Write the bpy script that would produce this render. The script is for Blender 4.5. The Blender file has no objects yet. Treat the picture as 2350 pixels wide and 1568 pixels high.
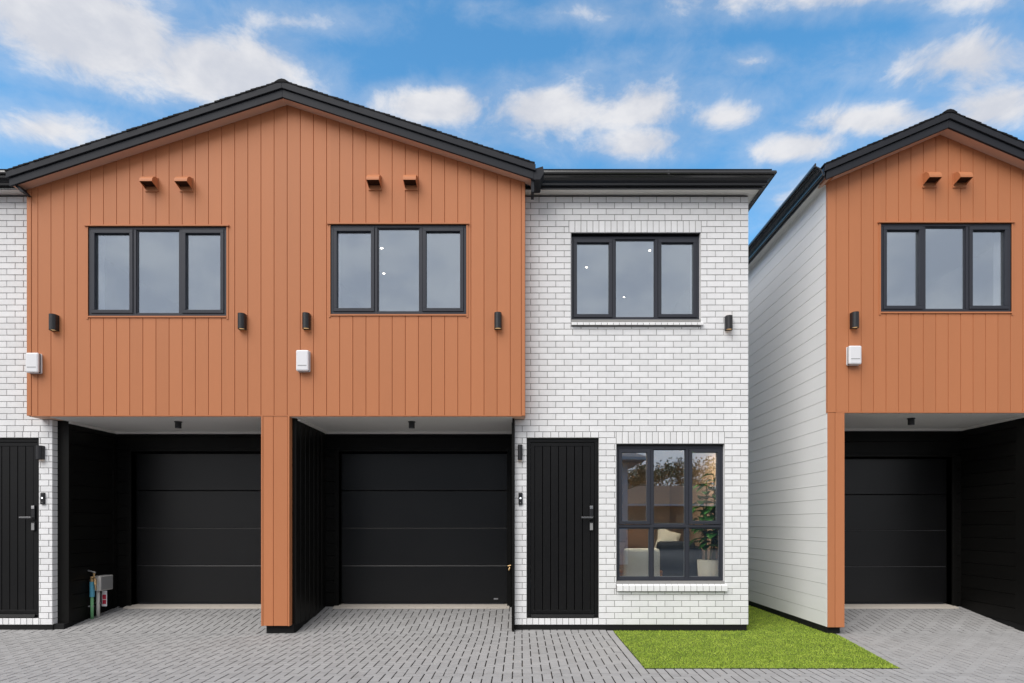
import bpy, math, random
import numpy as np
from mathutils import Vector, Matrix
random.seed(7)
R = math.radians
scene = bpy.context.scene
col = scene.collection

# ------------------------------------------------------------------ camera
EYE = 1.536
FPX, CU, CV = 1373.5, 1196.0, 1202.0          # focal length and vanishing point of the facade, picture 2350 wide
cam_data = bpy.data.cameras.new('camera')
cam = bpy.data.objects.new('camera', cam_data)
col.objects.link(cam)
cam.location = (0, 0, EYE)
cam.rotation_euler = (R(90), 0, 0)
cam_data.sensor_fit = 'HORIZONTAL'
cam_data.sensor_width = 36
cam_data.lens = 36 * FPX / 2350
cam_data.shift_x = -(CU - 1175) / 2350
cam_data.shift_y = (CV - 784) / 2350
cam_data.clip_end = 2000
scene.camera = cam

def PX(u, Y): return (u - CU) * Y / FPX
def PZ(v, Y): return EYE - (v - CV) * Y / FPX

# ------------------------------------------------------------------ world, sun, exposure
SUN_EL, SUN_AZ = 48, -34
scene.view_settings.view_transform = 'Standard'
scene.view_settings.look = 'None'
scene.view_settings.gamma = 1
scene.view_settings.exposure = 1.0
world = bpy.data.worlds.new('World')
scene.world = world
world.use_nodes = True
wt = world.node_tree
wt.nodes.clear()

class N:
    """small helper to write node graphs as expressions"""
    def __init__(s, tree): s.t = tree
    def node(s, kind, **kw):
        n = s.t.nodes.new(kind)
        for k, v in kw.items(): setattr(n, k, v)
        return n
    def put(s, sock, v):
        if isinstance(v, bpy.types.NodeSocket): s.t.links.new(v, sock)
        else: sock.default_value = v
    def m(s, op, a, b=0.0, c=0.0, clamp=False):
        n = s.node('ShaderNodeMath', operation=op, use_clamp=clamp)
        for i, v in enumerate((a, b, c)): s.put(n.inputs[i], v)
        return n.outputs[0]
    def vm(s, op, a, b=(0, 0, 0)):
        n = s.node('ShaderNodeVectorMath', operation=op)
        s.put(n.inputs[0], a); s.put(n.inputs[1], b)
        return n.outputs['Value'] if op in ('LENGTH', 'DOT_PRODUCT') else n.outputs[0]
    def noise(s, vec, scale, detail=4, rough=0.55, distortion=0.0):
        n = s.node('ShaderNodeTexNoise')
        if vec is not None: s.put(n.inputs['Vector'], vec)
        n.inputs['Scale'].default_value = scale
        n.inputs['Detail'].default_value = detail
        n.inputs['Roughness'].default_value = rough
        n.inputs['Distortion'].default_value = distortion
        return n.outputs['Fac']
    def smooth(s, v, a, b, lo=0.0, hi=1.0):
        n = s.node('ShaderNodeMapRange', interpolation_type='SMOOTHSTEP')
        s.put(n.inputs[0], v)
        for i, x in zip((1, 2, 3, 4), (a, b, lo, hi)): n.inputs[i].default_value = x
        return n.outputs[0]
    def mix(s, f, a, b):
        n = s.node('ShaderNodeMix', data_type='RGBA')
        s.put(n.inputs[0], f); s.put(n.inputs[6], a); s.put(n.inputs[7], b)
        return n.outputs[2]

w = N(wt)
sky = w.node('ShaderNodeTexSky', sky_type='NISHITA', sun_disc=False)
sky.sun_elevation = R(SUN_EL); sky.sun_rotation = R(180 - SUN_AZ)
sky.air_density = 1.0; sky.dust_density = 1.6; sky.ozone_density = 2.5
tc = w.node('ShaderNodeTexCoord')
d = w.vm('NORMALIZE', tc.outputs['Generated'])
sp = w.node('ShaderNodeSeparateXYZ'); wt.links.new(d, sp.inputs[0])
dx, dy, dz = sp.outputs
zc = w.m('MAXIMUM', dz, 0.03)
cb = w.node('ShaderNodeCombineXYZ')
wt.links.new(w.m('DIVIDE', dx, zc), cb.inputs[0]); wt.links.new(w.m('DIVIDE', dy, zc), cb.inputs[1])
P = cb.outputs[0]                              # the cloud layer seen as a flat sheet overhead
PN = w.vm('MULTIPLY', d, (1.0, 1.0, 1.7))
n_big = w.noise(PN, 4.2, 6, 0.52, 0.1)
n_fine = w.noise(PN, 14, 8, 0.64, 0.3)
nz = w.m('ADD', w.m('MULTIPLY', w.m('SUBTRACT', n_big, 0.5), 2.0), w.m('MULTIPLY', w.m('SUBTRACT', n_fine, 0.5), 1.9))
blobs = [(-80, 520, -60, 215, 1.35), (250, 760, 60, 255, 1.25), (-80, 260, 245, 345, 0.8), (820, 1790, 195, 330, 0.7), (500, 850, 15, 85, 0.45),
         (830, 1160, 190, 302, 1.6), (1110, 1400, 198, 300, 1.3), (1360, 1590, 185, 312, 1.05), (1320, 1620, 280, 380, 1.05), (1560, 1770, 225, 308, 0.9),
         (1655, 1780, 120, 168, 0.6), (1710, 1960, 290, 385, 1.0), (1800, 2140, 235, 320, 0.9), (1980, 2420, 75, 210, 0.85), (1500, 2420, -60, 35, 0.65),
         (2160, 2420, 190, 310, 0.8), (1060, 1180, -10, 30, 0.35), (1700, 1960, 380, 520, 0.55), (1180, 1440, 15, 45, 0.2)]
cover = None
for (u0, u1, v0, v1, amp) in blobs:
    uc, vc = (u0 + u1) / 2, (v0 + v1) / 2
    c = ((uc - CU) / (CV - vc), FPX / (CV - vc), 0)
    rx = (u1 - u0) / 2 / (CV - vc) * 1.12
    ry = abs(FPX / (CV - v1) - FPX / (CV - v0)) / 2 * 1.2
    q = w.vm('MULTIPLY', w.vm('SUBTRACT', P, c), (1 / rx, 1 / ry, 0))
    e = w.m('MULTIPLY', w.m('SUBTRACT', 1.0, w.vm('LENGTH', q)), amp * 1.25)
    cover = e if cover is None else w.m('SMOOTH_MAX', cover, e, 0.15)
cover = w.m('MAXIMUM', cover, -0.75)
generic = w.m('ADD', 1.6, w.m('MULTIPLY', w.m('SUBTRACT', w.noise(P, 0.55, 2, 0.5), 0.5), 1.2))
behind = w.smooth(dy, -0.25, 0.45, 1.0, 0.0)
cover = w.m('MAXIMUM', cover, w.m('SUBTRACT', w.m('MULTIPLY', w.m('ADD', generic, 0.75), behind), 0.75))
raw = w.m('ADD', cover, nz)
dens = w.m('MAXIMUM', w.smooth(raw, -0.12, 0.95), w.smooth(raw, -0.75, 0.75, 0.0, 0.34))
dens = w.m('MULTIPLY', dens, w.smooth(dz, -0.02, 0.03))
shade = w.smooth(w.m('ADD', w.noise(PN, 7, 5, 0.6, 0.1), w.m('MULTIPLY', w.m('SUBTRACT', n_fine, 0.5), 0.5)), 0.3, 0.7)
cloud_col = w.mix(shade, (4.3, 4.45, 4.9, 1), (5.6, 5.6, 5.75, 1))
hs = w.node('ShaderNodeHueSaturation'); hs.inputs['Saturation'].default_value = 1.27
hs.inputs['Hue'].default_value = 0.487; hs.inputs['Value'].default_value = 1.72
wt.links.new(sky.outputs[0], hs.inputs['Color'])
skycol = w.mix(w.m('MULTIPLY', dens, 0.97), hs.outputs[0], cloud_col)
bg = w.node('ShaderNodeBackground'); bg.inputs[1].default_value = 0.075
wt.links.new(skycol, bg.inputs[0])
wo = w.node('ShaderNodeOutputWorld'); wt.links.new(bg.outputs[0], wo.inputs[0])

sun_data = bpy.data.lights.new('sun', 'SUN')
sun_data.energy = 1.5
sun_data.angle = R(50)
sun_data.color = (1.0, 0.965, 0.92)
sun = bpy.data.objects.new('sun', sun_data)
col.objects.link(sun)
sun.rotation_euler = (R(90 - SUN_EL), 0, R(SUN_AZ))
sun.location = (6, -12, 15)

# ------------------------------------------------------------------ materials
MATS = {}
def mat(name, color, rough=0.6, spec=0.4, var=0.06, scale=6.0, bump=0.0, bscale=60.0, stretch=(1, 1, 1), piece=0.0, metal=0.0, dirt=None):
    m = bpy.data.materials.new(name); m.use_nodes = True
    t = m.node_tree; t.nodes.clear(); k = N(t)
    tc = k.node('ShaderNodeTexCoord')
    geo = k.node('ShaderNodeNewGeometry')
    pos = geo.outputs['Position']
    sv = k.vm('MULTIPLY', pos, stretch)
    n1 = k.noise(sv, scale, 5, 0.6)
    n2 = k.noise(sv, scale * 9, 3, 0.6)
    f = k.m('ADD', k.m('MULTIPLY', n1, 0.65), k.m('MULTIPLY', n2, 0.35))
    f = k.m('MULTIPLY', k.m('SUBTRACT', f, 0.5), 2.2)
    val = k.m('ADD', 1.0, k.m('MULTIPLY', f, var))
    if piece:
        oi = k.node('ShaderNodeObjectInfo')
        rnd = k.m('FRACT', k.m('ADD', oi.outputs['Random'], geo.outputs['Random Per Island']))
        val = k.m('ADD', val, k.m('MULTIPLY', k.m('SUBTRACT', rnd, 0.5), piece * 2))
    c = k.vm('MULTIPLY', (color[0], color[1], color[2]), (1, 1, 1))
    cbn = k.node('ShaderNodeCombineXYZ')
    for i in range(3): t.links.new(val, cbn.inputs[i])
    c = k.vm('MULTIPLY', c, cbn.outputs[0])
    if dirt:
        dn = k.smooth(k.noise(pos, dirt[1], 6, 0.65), dirt[2], dirt[2] + 0.15)
        c = k.mix(k.m('MULTIPLY', dn, dirt[3]), c, tuple(dirt[0]) + (1,))
    b = k.node('ShaderNodeBsdfPrincipled')
    t.links.new(c, b.inputs['Base Color'])
    rg = k.m('ADD', rough, k.m('MULTIPLY', f, 0.06))
    t.links.new(rg, b.inputs['Roughness'])
    b.inputs['Specular IOR Level'].default_value = spec
    b.inputs['Metallic'].default_value = metal
    if bump:
        bn = k.node('ShaderNodeBump'); bn.inputs['Strength'].default_value = bump; bn.inputs['Distance'].default_value = 0.004
        t.links.new(k.noise(sv, bscale, 4, 0.6), bn.inputs['Height'])
        t.links.new(bn.outputs[0], b.inputs['Normal'])
    o = k.node('ShaderNodeOutputMaterial'); t.links.new(b.outputs[0], o.inputs[0])
    MATS[name] = m
    return m

mat('terracotta_paint', (0.51, 0.193, 0.084), 0.55, 0.3, 0.06, 1.9, 0.15, 70, (1, 1, 0.22), piece=0.03)
mat('white_brick', (0.83, 0.83, 0.835), 0.75, 0.25, 0.10, 12, 0.6, 90, (1.6, 1, 0.7), piece=0.05, dirt=((0.5, 0.49, 0.48), 55, 0.66, 0.5))
mat('mortar', (0.30, 0.296, 0.29), 0.95, 0.1, 0.12, 20, 0.5, 140)
mat('white_board', (0.88, 0.875, 0.865), 0.55, 0.3, 0.02, 2, 0.1, 80, piece=0.012)
mat('white_soffit', (0.80, 0.78, 0.75), 0.7, 0.2, 0.02, 2)
mat('terracotta_soffit', (0.70, 0.46, 0.35), 0.7, 0.2, 0.03, 2)
mat('charcoal_steel', (0.024, 0.026, 0.032), 0.6, 0.2, 0.06, 3)
mat('gutter_black', (0.016, 0.016, 0.018), 0.25, 0.7, 0.06, 3)
mat('frame_charcoal', (0.032, 0.035, 0.046), 0.5, 0.3, 0.05, 4)
mat('black_board', (0.0062, 0.006, 0.0055), 0.45, 0.16, 0.12, 3, 0.15, 60, piece=0.12)
mat('black_door', (0.006, 0.006, 0.0064), 0.42, 0.25, 0.08, 3, 0.12, 200)
mat('garage_black', (0.006, 0.006, 0.0065), 0.33, 0.42, 0.06, 2, 0.2, 260)
mat('plinth_black', (0.010, 0.010, 0.0105), 0.7, 0.25, 0.25, 5, 0.4, 60, dirt=((0.025, 0.024, 0.022), 9, 0.62, 0.5))
mat('roof_tile', (0.010, 0.010, 0.011), 0.7, 0.15, 0.15, 8, piece=0.2)
mat('paver', (0.345, 0.34, 0.338), 0.88, 0.2, 0.13, 5, 0.6, 160, piece=0.06, dirt=((0.21, 0.20, 0.19), 2.2, 0.57, 0.35))
mat('paver_sand', (0.022, 0.019, 0.016), 0.95, 0.1, 0.3, 12)
mat('concrete', (0.55, 0.50, 0.44), 0.9, 0.15, 0.12, 9, 0.5, 120, dirt=((0.36, 0.32, 0.27), 12, 0.56, 0.6))
mat('asphalt', (0.06, 0.06, 0.06), 0.9, 0.2, 0.15, 2)
mat('turf_soil', (0.10, 0.14, 0.03), 0.95, 0.1, 0.3, 14)
mat('white_plastic', (0.80, 0.80, 0.82), 0.35, 0.5, 0.01, 3)
mat('grey_plastic', (0.30, 0.30, 0.30), 0.5, 0.4, 0.04, 6)
mat('beige_plastic', (0.60, 0.58, 0.55), 0.5, 0.4, 0.04, 8)
mat('black_plastic', (0.013, 0.013, 0.015), 0.4, 0.5, 0.05, 4)
mat('brass', (0.60, 0.40, 0.20), 0.35, 0.5, 0.1, 30, metal=0.8)
mat('blue_pipe', (0.10, 0.36, 0.50), 0.5, 0.4, 0.08, 8)
mat('green_pipe', (0.17, 0.42, 0.20), 0.5, 0.4, 0.08, 8)
mat('red_print', (0.50, 0.03, 0.06), 0.6, 0.3, 0.05, 8)
mat('steel', (0.55, 0.55, 0.56), 0.3, 0.5, 0.05, 20, metal=0.9)
mat('dark_steel', (0.22, 0.22, 0.225), 0.35, 0.5, 0.05, 20, metal=0.8)
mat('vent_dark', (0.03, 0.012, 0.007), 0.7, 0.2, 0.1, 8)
mat('room_white', (0.62, 0.60, 0.57), 0.9, 0.1, 0.02, 2)
mat('room_grey', (0.45, 0.44, 0.43), 0.9, 0.1, 0.02, 2)
mat('sheen_grey', (0.09, 0.09, 0.095), 0.4, 0.5, 0.02, 3)  # lighter grey standing in for sheen on the garage door seams
mat('room_beige', (0.50, 0.38, 0.28), 0.9, 0.1, 0.04, 2)
mat('room_floor', (0.30, 0.20, 0.13), 0.5, 0.3, 0.15, 3)
mat('cream_fabric', (0.80, 0.80, 0.72), 0.95, 0.1, 0.05, 12, 0.4, 180)
mat('slate_fabric', (0.035, 0.042, 0.055), 0.95, 0.1, 0.1, 12, 0.4, 180)
mat('brown_fabric', (0.22, 0.135, 0.09), 0.95, 0.1, 0.1, 12, 0.4, 120)
mat('wood_leg', (0.42, 0.19, 0.07), 0.5, 0.3, 0.15, 20)
mat('plant_leaf', (0.032, 0.16, 0.028), 0.4, 0.5, 0.25, 14, piece=0.3)
mat('plant_stem', (0.13, 0.13, 0.05), 0.7, 0.3, 0.2, 20)
mat('render_wall', (0.42, 0.42, 0.42), 0.9, 0.2, 0.05, 2)
mat('brown_wall', (0.11, 0.08, 0.06), 0.9, 0.2, 0.1, 2)
mat('grey_roof', (0.16, 0.165, 0.18), 0.7, 0.3, 0.15, 4)
mat('bark', (0.07, 0.055, 0.04), 0.9, 0.2, 0.2, 8)
mat('tree_leaf', (0.05, 0.075, 0.025), 0.6, 0.3, 0.3, 3, piece=0.4)
mat('dark_pane', (0.02, 0.022, 0.025), 0.1, 0.6, 0.02, 3)

def emit_mat(name, color, strength):
    m = bpy.data.materials.new(name); m.use_nodes = True; t = m.node_tree; t.nodes.clear(); k = N(t)
    e = k.node('ShaderNodeEmission'); e.inputs[0].default_value = (*color, 1); e.inputs[1].default_value = strength
    o = k.node('ShaderNodeOutputMaterial'); t.links.new(e.outputs[0], o.inputs[0]); MATS[name] = m
emit_mat('lamp_warm', (1.0, 0.62, 0.30), 0.3)
emit_mat('downlight_glow', (1.0, 0.86, 0.68), 7)
emit_mat('led_dot', (0.9, 0.95, 1.0), 1.5)

def glass_mat(name, refl, tint):
    m = bpy.data.materials.new(name); m.use_nodes = True; t = m.node_tree; t.nodes.clear(); k = N(t)
    g = k.node('ShaderNodeBsdfGlossy'); g.inputs['Roughness'].default_value = 0.0; g.inputs[0].default_value = (0.83, 0.91, 1.0, 1)
    tr = k.node('ShaderNodeBsdfTransparent'); tr.inputs[0].default_value = (*tint, 1)
    fr = k.node('ShaderNodeLayerWeight'); fr.inputs[0].default_value = 0.5
    fr5 = k.m('MULTIPLY', k.m('POWER', fr.outputs['Facing'], 4.0), 0.6)
    geo = k.node('ShaderNodeNewGeometry')
    bn = k.node('ShaderNodeBump'); bn.inputs['Strength'].default_value = 0.05; bn.inputs['Distance'].default_value = 0.004
    t.links.new(k.noise(geo.outputs['Position'], 1.7, 1, 0.4), bn.inputs['Height'])
    t.links.new(bn.outputs[0], g.inputs['Normal'])
    mx = k.node('ShaderNodeMixShader')
    t.links.new(k.m('ADD', refl, fr5, clamp=True), mx.inputs[0])
    t.links.new(tr.outputs[0], mx.inputs[1]); t.links.new(g.outputs[0], mx.inputs[2])
    o = k.node('ShaderNodeOutputMaterial'); t.links.new(mx.outputs[0], o.inputs[0]); MATS[name] = m
glass_mat('window_glass', 0.32, (0.95, 0.97, 0.97))

def grass_mat():
    m = bpy.data.materials.new('turf_blade'); m.use_nodes = True; t = m.node_tree; t.nodes.clear(); k = N(t)
    geo = k.node('ShaderNodeNewGeometry')
    n = k.smooth(k.noise(geo.outputs['Position'], 3.5, 5, 0.65), 0.25, 0.75)
    r = geo.outputs['Random Per Island']
    f = k.m('ADD', k.m('MULTIPLY', n, 0.5), k.m('MULTIPLY', r, 0.6), clamp=True)
    c = k.mix(f, (0.16, 0.28, 0.02, 1), (0.50, 0.62, 0.085, 1))
    b = k.node('ShaderNodeBsdfPrincipled'); t.links.new(c, b.inputs['Base Color'])
    b.inputs['Roughness'].default_value = 0.6; b.inputs['Specular IOR Level'].default_value = 0.25
    o = k.node('ShaderNodeOutputMaterial'); t.links.new(b.outputs[0], o.inputs[0]); MATS['turf_blade'] = m
grass_mat()

def brick_sheet_mat():
    m = bpy.data.materials.new('brick_sheet'); m.use_nodes = True; t = m.node_tree; t.nodes.clear(); k = N(t)
    geo = k.node('ShaderNodeNewGeometry')
    s = k.node('ShaderNodeSeparateXYZ'); t.links.new(geo.outputs['Position'], s.inputs[0])
    c = k.node('ShaderNodeCombineXYZ'); t.links.new(k.m('ADD', s.outputs[0], s.outputs[1]), c.inputs[0]); t.links.new(s.outputs[2], c.inputs[1])
    bt = k.node('ShaderNodeTexBrick'); t.links.new(c.outputs[0], bt.inputs['Vector'])
    bt.inputs['Color1'].default_value = (0.8, 0.8, 0.8, 1); bt.inputs['Color2'].default_value = (0.76, 0.76, 0.76, 1)
    bt.inputs['Mortar'].default_value = (0.3, 0.3, 0.3, 1)
    for a, v in (('Scale', 1.0), ('Brick Width', 0.24), ('Row Height', 0.0862), ('Mortar Size', 0.005)): bt.inputs[a].default_value = v
    b = k.node('ShaderNodeBsdfPrincipled'); t.links.new(bt.outputs[0], b.inputs['Base Color']); b.inputs['Roughness'].default_value = 0.8
    o = k.node('ShaderNodeOutputMaterial'); t.links.new(b.outputs[0], o.inputs[0]); MATS['brick_sheet'] = m
brick_sheet_mat()

# ------------------------------------------------------------------ mesh helpers
class MB:
    def __init__(s): s.v = []; s.f = []
    def add(s, vs, fs):
        o = len(s.v); s.v += [tuple(p) for p in vs]; s.f += [tuple(i + o for i in f) for f in fs]; return s
    def box(s, x0, x1, y0, y1, z0, z1):
        return s.add([(x0, y0, z0), (x1, y0, z0), (x1, y1, z0), (x0, y1, z0), (x0, y0, z1), (x1, y0, z1), (x1, y1, z1), (x0, y1, z1)],
                     [(3, 2, 1, 0), (4, 5, 6, 7), (0, 1, 5, 4), (1, 2, 6, 5), (2, 3, 7, 6), (3, 0, 4, 7)])
    def prism(s, poly, a, b, axis='y'):
        """polygon extruded along an axis; poly is (x,z) for y, (y,z) for x, (x,y) for z"""
        n = len(poly)
        mk = {'y': lambda p, t: (p[0], t, p[1]), 'x': lambda p, t: (t, p[0], p[1]), 'z': lambda p, t: (p[0], p[1], t)}[axis]
        vs = [mk(p, a) for p in poly] + [mk(p, b) for p in poly]
        fs = [tuple(range(n)), tuple(range(2 * n - 1, n - 1, -1))] + [((i + 1) % n, i, n + i, n + (i + 1) % n) for i in range(n)]
        return s.add(vs, fs)
    def loft(s, A, B, closed=True):
        n = len(A)
        fs = [(i, (i + 1) % n, n + (i + 1) % n, n + i) for i in range(n)]
        if closed: fs += [tuple(range(n - 1, -1, -1)), tuple(range(n, 2 * n))]
        return s.add(list(A) + list(B), fs)
    def tube(s, pts, rad, seg=10, cap=True):
        pts = [Vector(p) for p in pts]
        rad = rad if isinstance(rad, (list, tuple)) else [rad] * len(pts)
        vs = []; fs = []
        for i, p in enumerate(pts):
            t = (pts[min(i + 1, len(pts) - 1)] - pts[max(i - 1, 0)]).normalized()
            up = Vector((0, 0, 1)) if abs(t.z) < 0.9 else Vector((1, 0, 0))
            a = t.cross(up).normalized(); b = a.cross(t).normalized()
            vs += [tuple(p + (a * math.cos(2 * math.pi * k / seg) + b * math.sin(2 * math.pi * k / seg)) * rad[i]) for k in range(seg)]
        for i in range(len(pts) - 1):
            fs += [(i * seg + k, i * seg + (k + 1) % seg, (i + 1) * seg + (k + 1) % seg, (i + 1) * seg + k) for k in range(seg)]
        if cap: fs += [tuple(range(seg - 1, -1, -1)), tuple(range((len(pts) - 1) * seg, len(pts) * seg))]
        return s.add(vs, fs)
    def sphere(s, c, r, seg=12, rings=8):
        vs = []; fs = []
        for i in range(rings + 1):
            th = math.pi * i / rings
            for k in range(seg):
                ph = 2 * math.pi * k / seg
                vs.append((c[0] + r[0] * math.sin(th) * math.cos(ph), c[1] + r[1] * math.sin(th) * math.sin(ph), c[2] + r[2] * math.cos(th)))
        for i in range(rings):
            fs += [(i * seg + k, (i + 1) * seg + k, (i + 1) * seg + (k + 1) % seg, i * seg + (k + 1) % seg) for k in range(seg)]
        return s.add(vs, fs)
    def ring(s, x0, x1, z0, z1, wd, y0, y1):
        """rectangular frame in the x-z plane"""
        s.box(x0, x1, y0, y1, z0, z0 + wd); s.box(x0, x1, y0, y1, z1 - wd, z1)
        s.box(x0, x0 + wd, y0, y1, z0 + wd, z1 - wd); s.box(x1 - wd, x1, y0, y1, z0 + wd, z1 - wd)
        return s
    def mesh(s, name, material):
        me = bpy.data.meshes.new(name); me.from_pydata(s.v, [], s.f); me.validate()
        import bmesh
        bm = bmesh.new(); bm.from_mesh(me); bmesh.ops.recalc_face_normals(bm, faces=bm.faces); bm.to_mesh(me); bm.free()
        me.materials.append(MATS[material]); return me
    def build(s, name, material, parent=None, bevel=0.0, smooth=False, stuff=False):
        return link(name, s.mesh(name, material), parent, bevel, smooth, stuff)

def link(name, me, parent=None, bevel=0.0, smooth=False, stuff=False, loc=None):
    o = bpy.data.objects.new(name, me); col.objects.link(o)
    if loc is not None: o.location = loc
    if parent is not None: attach(o, parent)
    if smooth:
        for p in me.polygons: p.use_smooth = True
    if bevel:
        b = o.modifiers.new('bevel', 'BEVEL'); b.width = bevel; b.segments = 2; b.limit_method = 'ANGLE'; b.angle_limit = R(40)
    if stuff: o['kind'] = 'stuff'
    return o

WORLD_LOC = {}
def wloc(o):
    l = Vector(o.location) if o.parent is None else Vector(WORLD_LOC.get(o.name, (0, 0, 0)))
    return l
def attach(o, parent):
    o.parent = parent
    o.matrix_parent_inverse = Matrix.Translation(-wloc(parent))
    WORLD_LOC[o.name] = tuple(o.location)

def tag(o, label, cat, group=None):
    o['label'] = label; o['category'] = cat
    if group: o['group'] = group
    return o
def structure(o): o['kind'] = 'structure'; return o
def empty(name, loc, label, cat, group=None):
    o = bpy.data.objects.new(name, None); col.objects.link(o); o.location = loc; o.empty_display_size = 0.2
    return tag(o, label, cat, group)

def cut_rects(rect, holes):
    """rect (x0,x1,z0,z1) minus holes -> list of rects"""
    out = [rect]
    for (a, b, c, e) in holes:
        nxt = []
        for (x0, x1, z0, z1) in out:
            if b <= x0 or a >= x1 or e <= z0 or c >= z1: nxt.append((x0, x1, z0, z1)); continue
            if a > x0: nxt.append((x0, a, z0, z1))
            if b < x1: nxt.append((b, x1, z0, z1))
            xa, xb = max(a, x0), min(b, x1)
            if c > z0: nxt.append((xa, xb, z0, c))
            if e < z1: nxt.append((xa, xb, e, z1))
        out = nxt
    return out

# ------------------------------------------------------------------ levels read off the photograph
YO, YB, YG = 8.30, 8.55, 9.67            # terracotta face, brick face, garage wall
YF = YO - 0.17                           # barge face
OB = PZ(955, YO)                         # underside of the terracotta storey
BW = 0.182                               # vertical board cover
def ground_z(y):
    if y < 8.45: return 0.0
    if y < 9.72: return 0.20 * (y - 8.45) / 1.27
    return 0.20

# ------------------------------------------------------------------ ground
g = MB(); g.add([(-400, -400, -0.10), (400, -400, -0.10), (400, 400, -0.10), (-400, 400, -0.10)], [(0, 1, 2, 3)])
structure(g.build('ground', 'asphalt'))

# paving: bed, then each paver
LX0, LY0 = 1.315, 6.34                    # lawn corner
LRa, LRb = (4.02, 6.35), (4.37, 8.24)    # right lawn edge runs a little askew
XL, XR, YN = -8.4, 8.6, 3.6
bed = MB()
bed.add([(XL, YN, -0.0038), (XR, YN, -0.0038), (XR, 8.45, -0.0038), (XL, 8.45, -0.0038)], [(0, 1, 2, 3)])
for (a, b) in ((-6.6, -3.6), (-3.3, -0.11), (4.36, 7.2)):
    bed.add([(a, 8.45, -0.0038), (b, 8.45, -0.0038), (b, 9.72, 0.1962), (a, 9.72, 0.1962), (b, 10.2, 0.1962), (a, 10.2, 0.1962)], [(0, 1, 2, 3), (3, 2, 4, 5)])
bed.add([(XL, 8.45, -0.0038), (4.3, 8.45, -0.0038), (4.3, 8.62, -0.0038), (XL, 8.62, -0.0038)], [(0, 1, 2, 3)])
# the bed is cut away under the lawn by laying the lawn above it
drive = structure(bed.build('driveway', 'paver_sand'))

def clip_poly(poly, planes):
    for (nx, ny, dd) in planes:          # keep nx*x+ny*y <= dd
        out = []
        for i in range(len(poly)):
            p, q = poly[i], poly[(i + 1) % len(poly)]
            a, b = nx * p[0] + ny * p[1] - dd, nx * q[0] + ny * q[1] - dd
            if a <= 0: out.append(p)
            if (a < 0 < b) or (b < 0 < a):
                t = a / (a - b); out.append((p[0] + (q[0] - p[0]) * t, p[1] + (q[1] - p[1]) * t))
        poly = out
        if len(poly) < 3: return []
    return poly
def area(poly): return abs(sum(p[0] * q[1] - q[0] * p[1] for p, q in zip(poly, poly[1:] + poly[:1]))) / 2

JT = 0.0058
def paver_mesh(w_, h_):
    m = MB(); a, b, c = w_ / 2 - JT, h_ / 2 - JT, 0.003
    lo = [(-a, -b, -0.03), (a, -b, -0.03), (a, b, -0.03), (-a, b, -0.03)]
    md = [(p[0], p[1], -c) for p in lo]
    tp = [(p[0] * (1 - c / a), p[1] * (1 - c / b), 0) for p in lo]
    m.add(lo + md + tp, [(0, 1, 5, 4), (1, 2, 6, 5), (2, 3, 7, 6), (3, 0, 4, 7), (4, 5, 9, 8), (5, 6, 10, 9), (6, 7, 11, 10), (7, 4, 8, 11), (8, 9, 10, 11)])
    return m
pm_h, pm_v = paver_mesh(0.2, 0.1).mesh('paver', 'paver'), paver_mesh(0.1, 0.2).mesh('paver', 'paver')
ex, ey = LRb[0] - LRa[0], LRb[1] - LRa[1]
el = math.hypot(ex, ey); rnx, rny = -ey / el, ex / el            # points to the left of the skewed edge
rd = rnx * LRa[0] + rny * LRa[1]
BB, BL, BR = 0.2, 0.1, 0.1                                        # border course widths
zones = [[(0, 1, LY0 - BB), (0, -1, -YN)],
         [(1, 0, LX0 - BL), (0, -1, -(LY0 - BB))],
         [(rnx, rny, rd - BR), (0, -1, -(LY0 - BB))]]
def in_bay(x): return (-6.7 < x < -3.5) or (-3.35 < x < -0.06) or (4.25 < x < 7.25)
def blocked(x, y):
    if y > 9.74: return True
    return y > YB + 0.016 and not in_bay(x)
full, partial = [], []
i0, i1 = int(XL / 0.1) - 2, int(XR / 0.1) + 2
j0, j1 = int(YN / 0.1) - 2, int(9.75 / 0.1) + 2
OX, OY = 0.012, 0.03
for i in range(i0, i1):
    for j in range(j0, j1):
        kk = (i - j) % 4
        if kk == 0: wd, hd = 0.2, 0.1
        elif kk == 3: wd, hd = 0.1, 0.2
        else: continue
        x0, y0 = i * 0.1 + OX, j * 0.1 + OY
        cx, cy = x0 + wd / 2, y0 + hd / 2
        if cy > 9.72 or blocked(cx, y0): continue
        rect = [(x0, y0), (x0 + wd, y0), (x0 + wd, y0 + hd), (x0, y0 + hd)]
        for z_i, zn in enumerate(zones):
            if z_i == 2 and cx < 3: continue
            pl = clip_poly(rect, zn if in_bay(cx) else zn + [(0, 1, YB + 0.016)])
            if not pl: continue
            ar = area(pl)
            if ar > 0.0199: full.append((cx, cy, wd, hd))
            elif ar > 0.0008: partial.append(pl)
# border courses
border = []
x = LX0 - BL
while x < LRa[0] + 0.1:
    border.append((x + 0.05, LY0 - BB / 2, 0.1, 0.2)); x += 0.1
y = LY0
while y < YB - 0.02:
    border.append((LX0 - BL / 2, min(y + 0.1, YB - 0.1), 0.1, 0.2)); y += 0.2
s_ = 0.0
while s_ < el + 0.2:
    pa = [(LRa[0] + ex / el * t - rnx * o_, LRa[1] + ey / el * t - rny * o_) for t, o_ in ((s_, 0), (s_, BR), (s_ + 0.2, BR), (s_ + 0.2, 0))]
    partial.append(pa); s_ += 0.2

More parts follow.
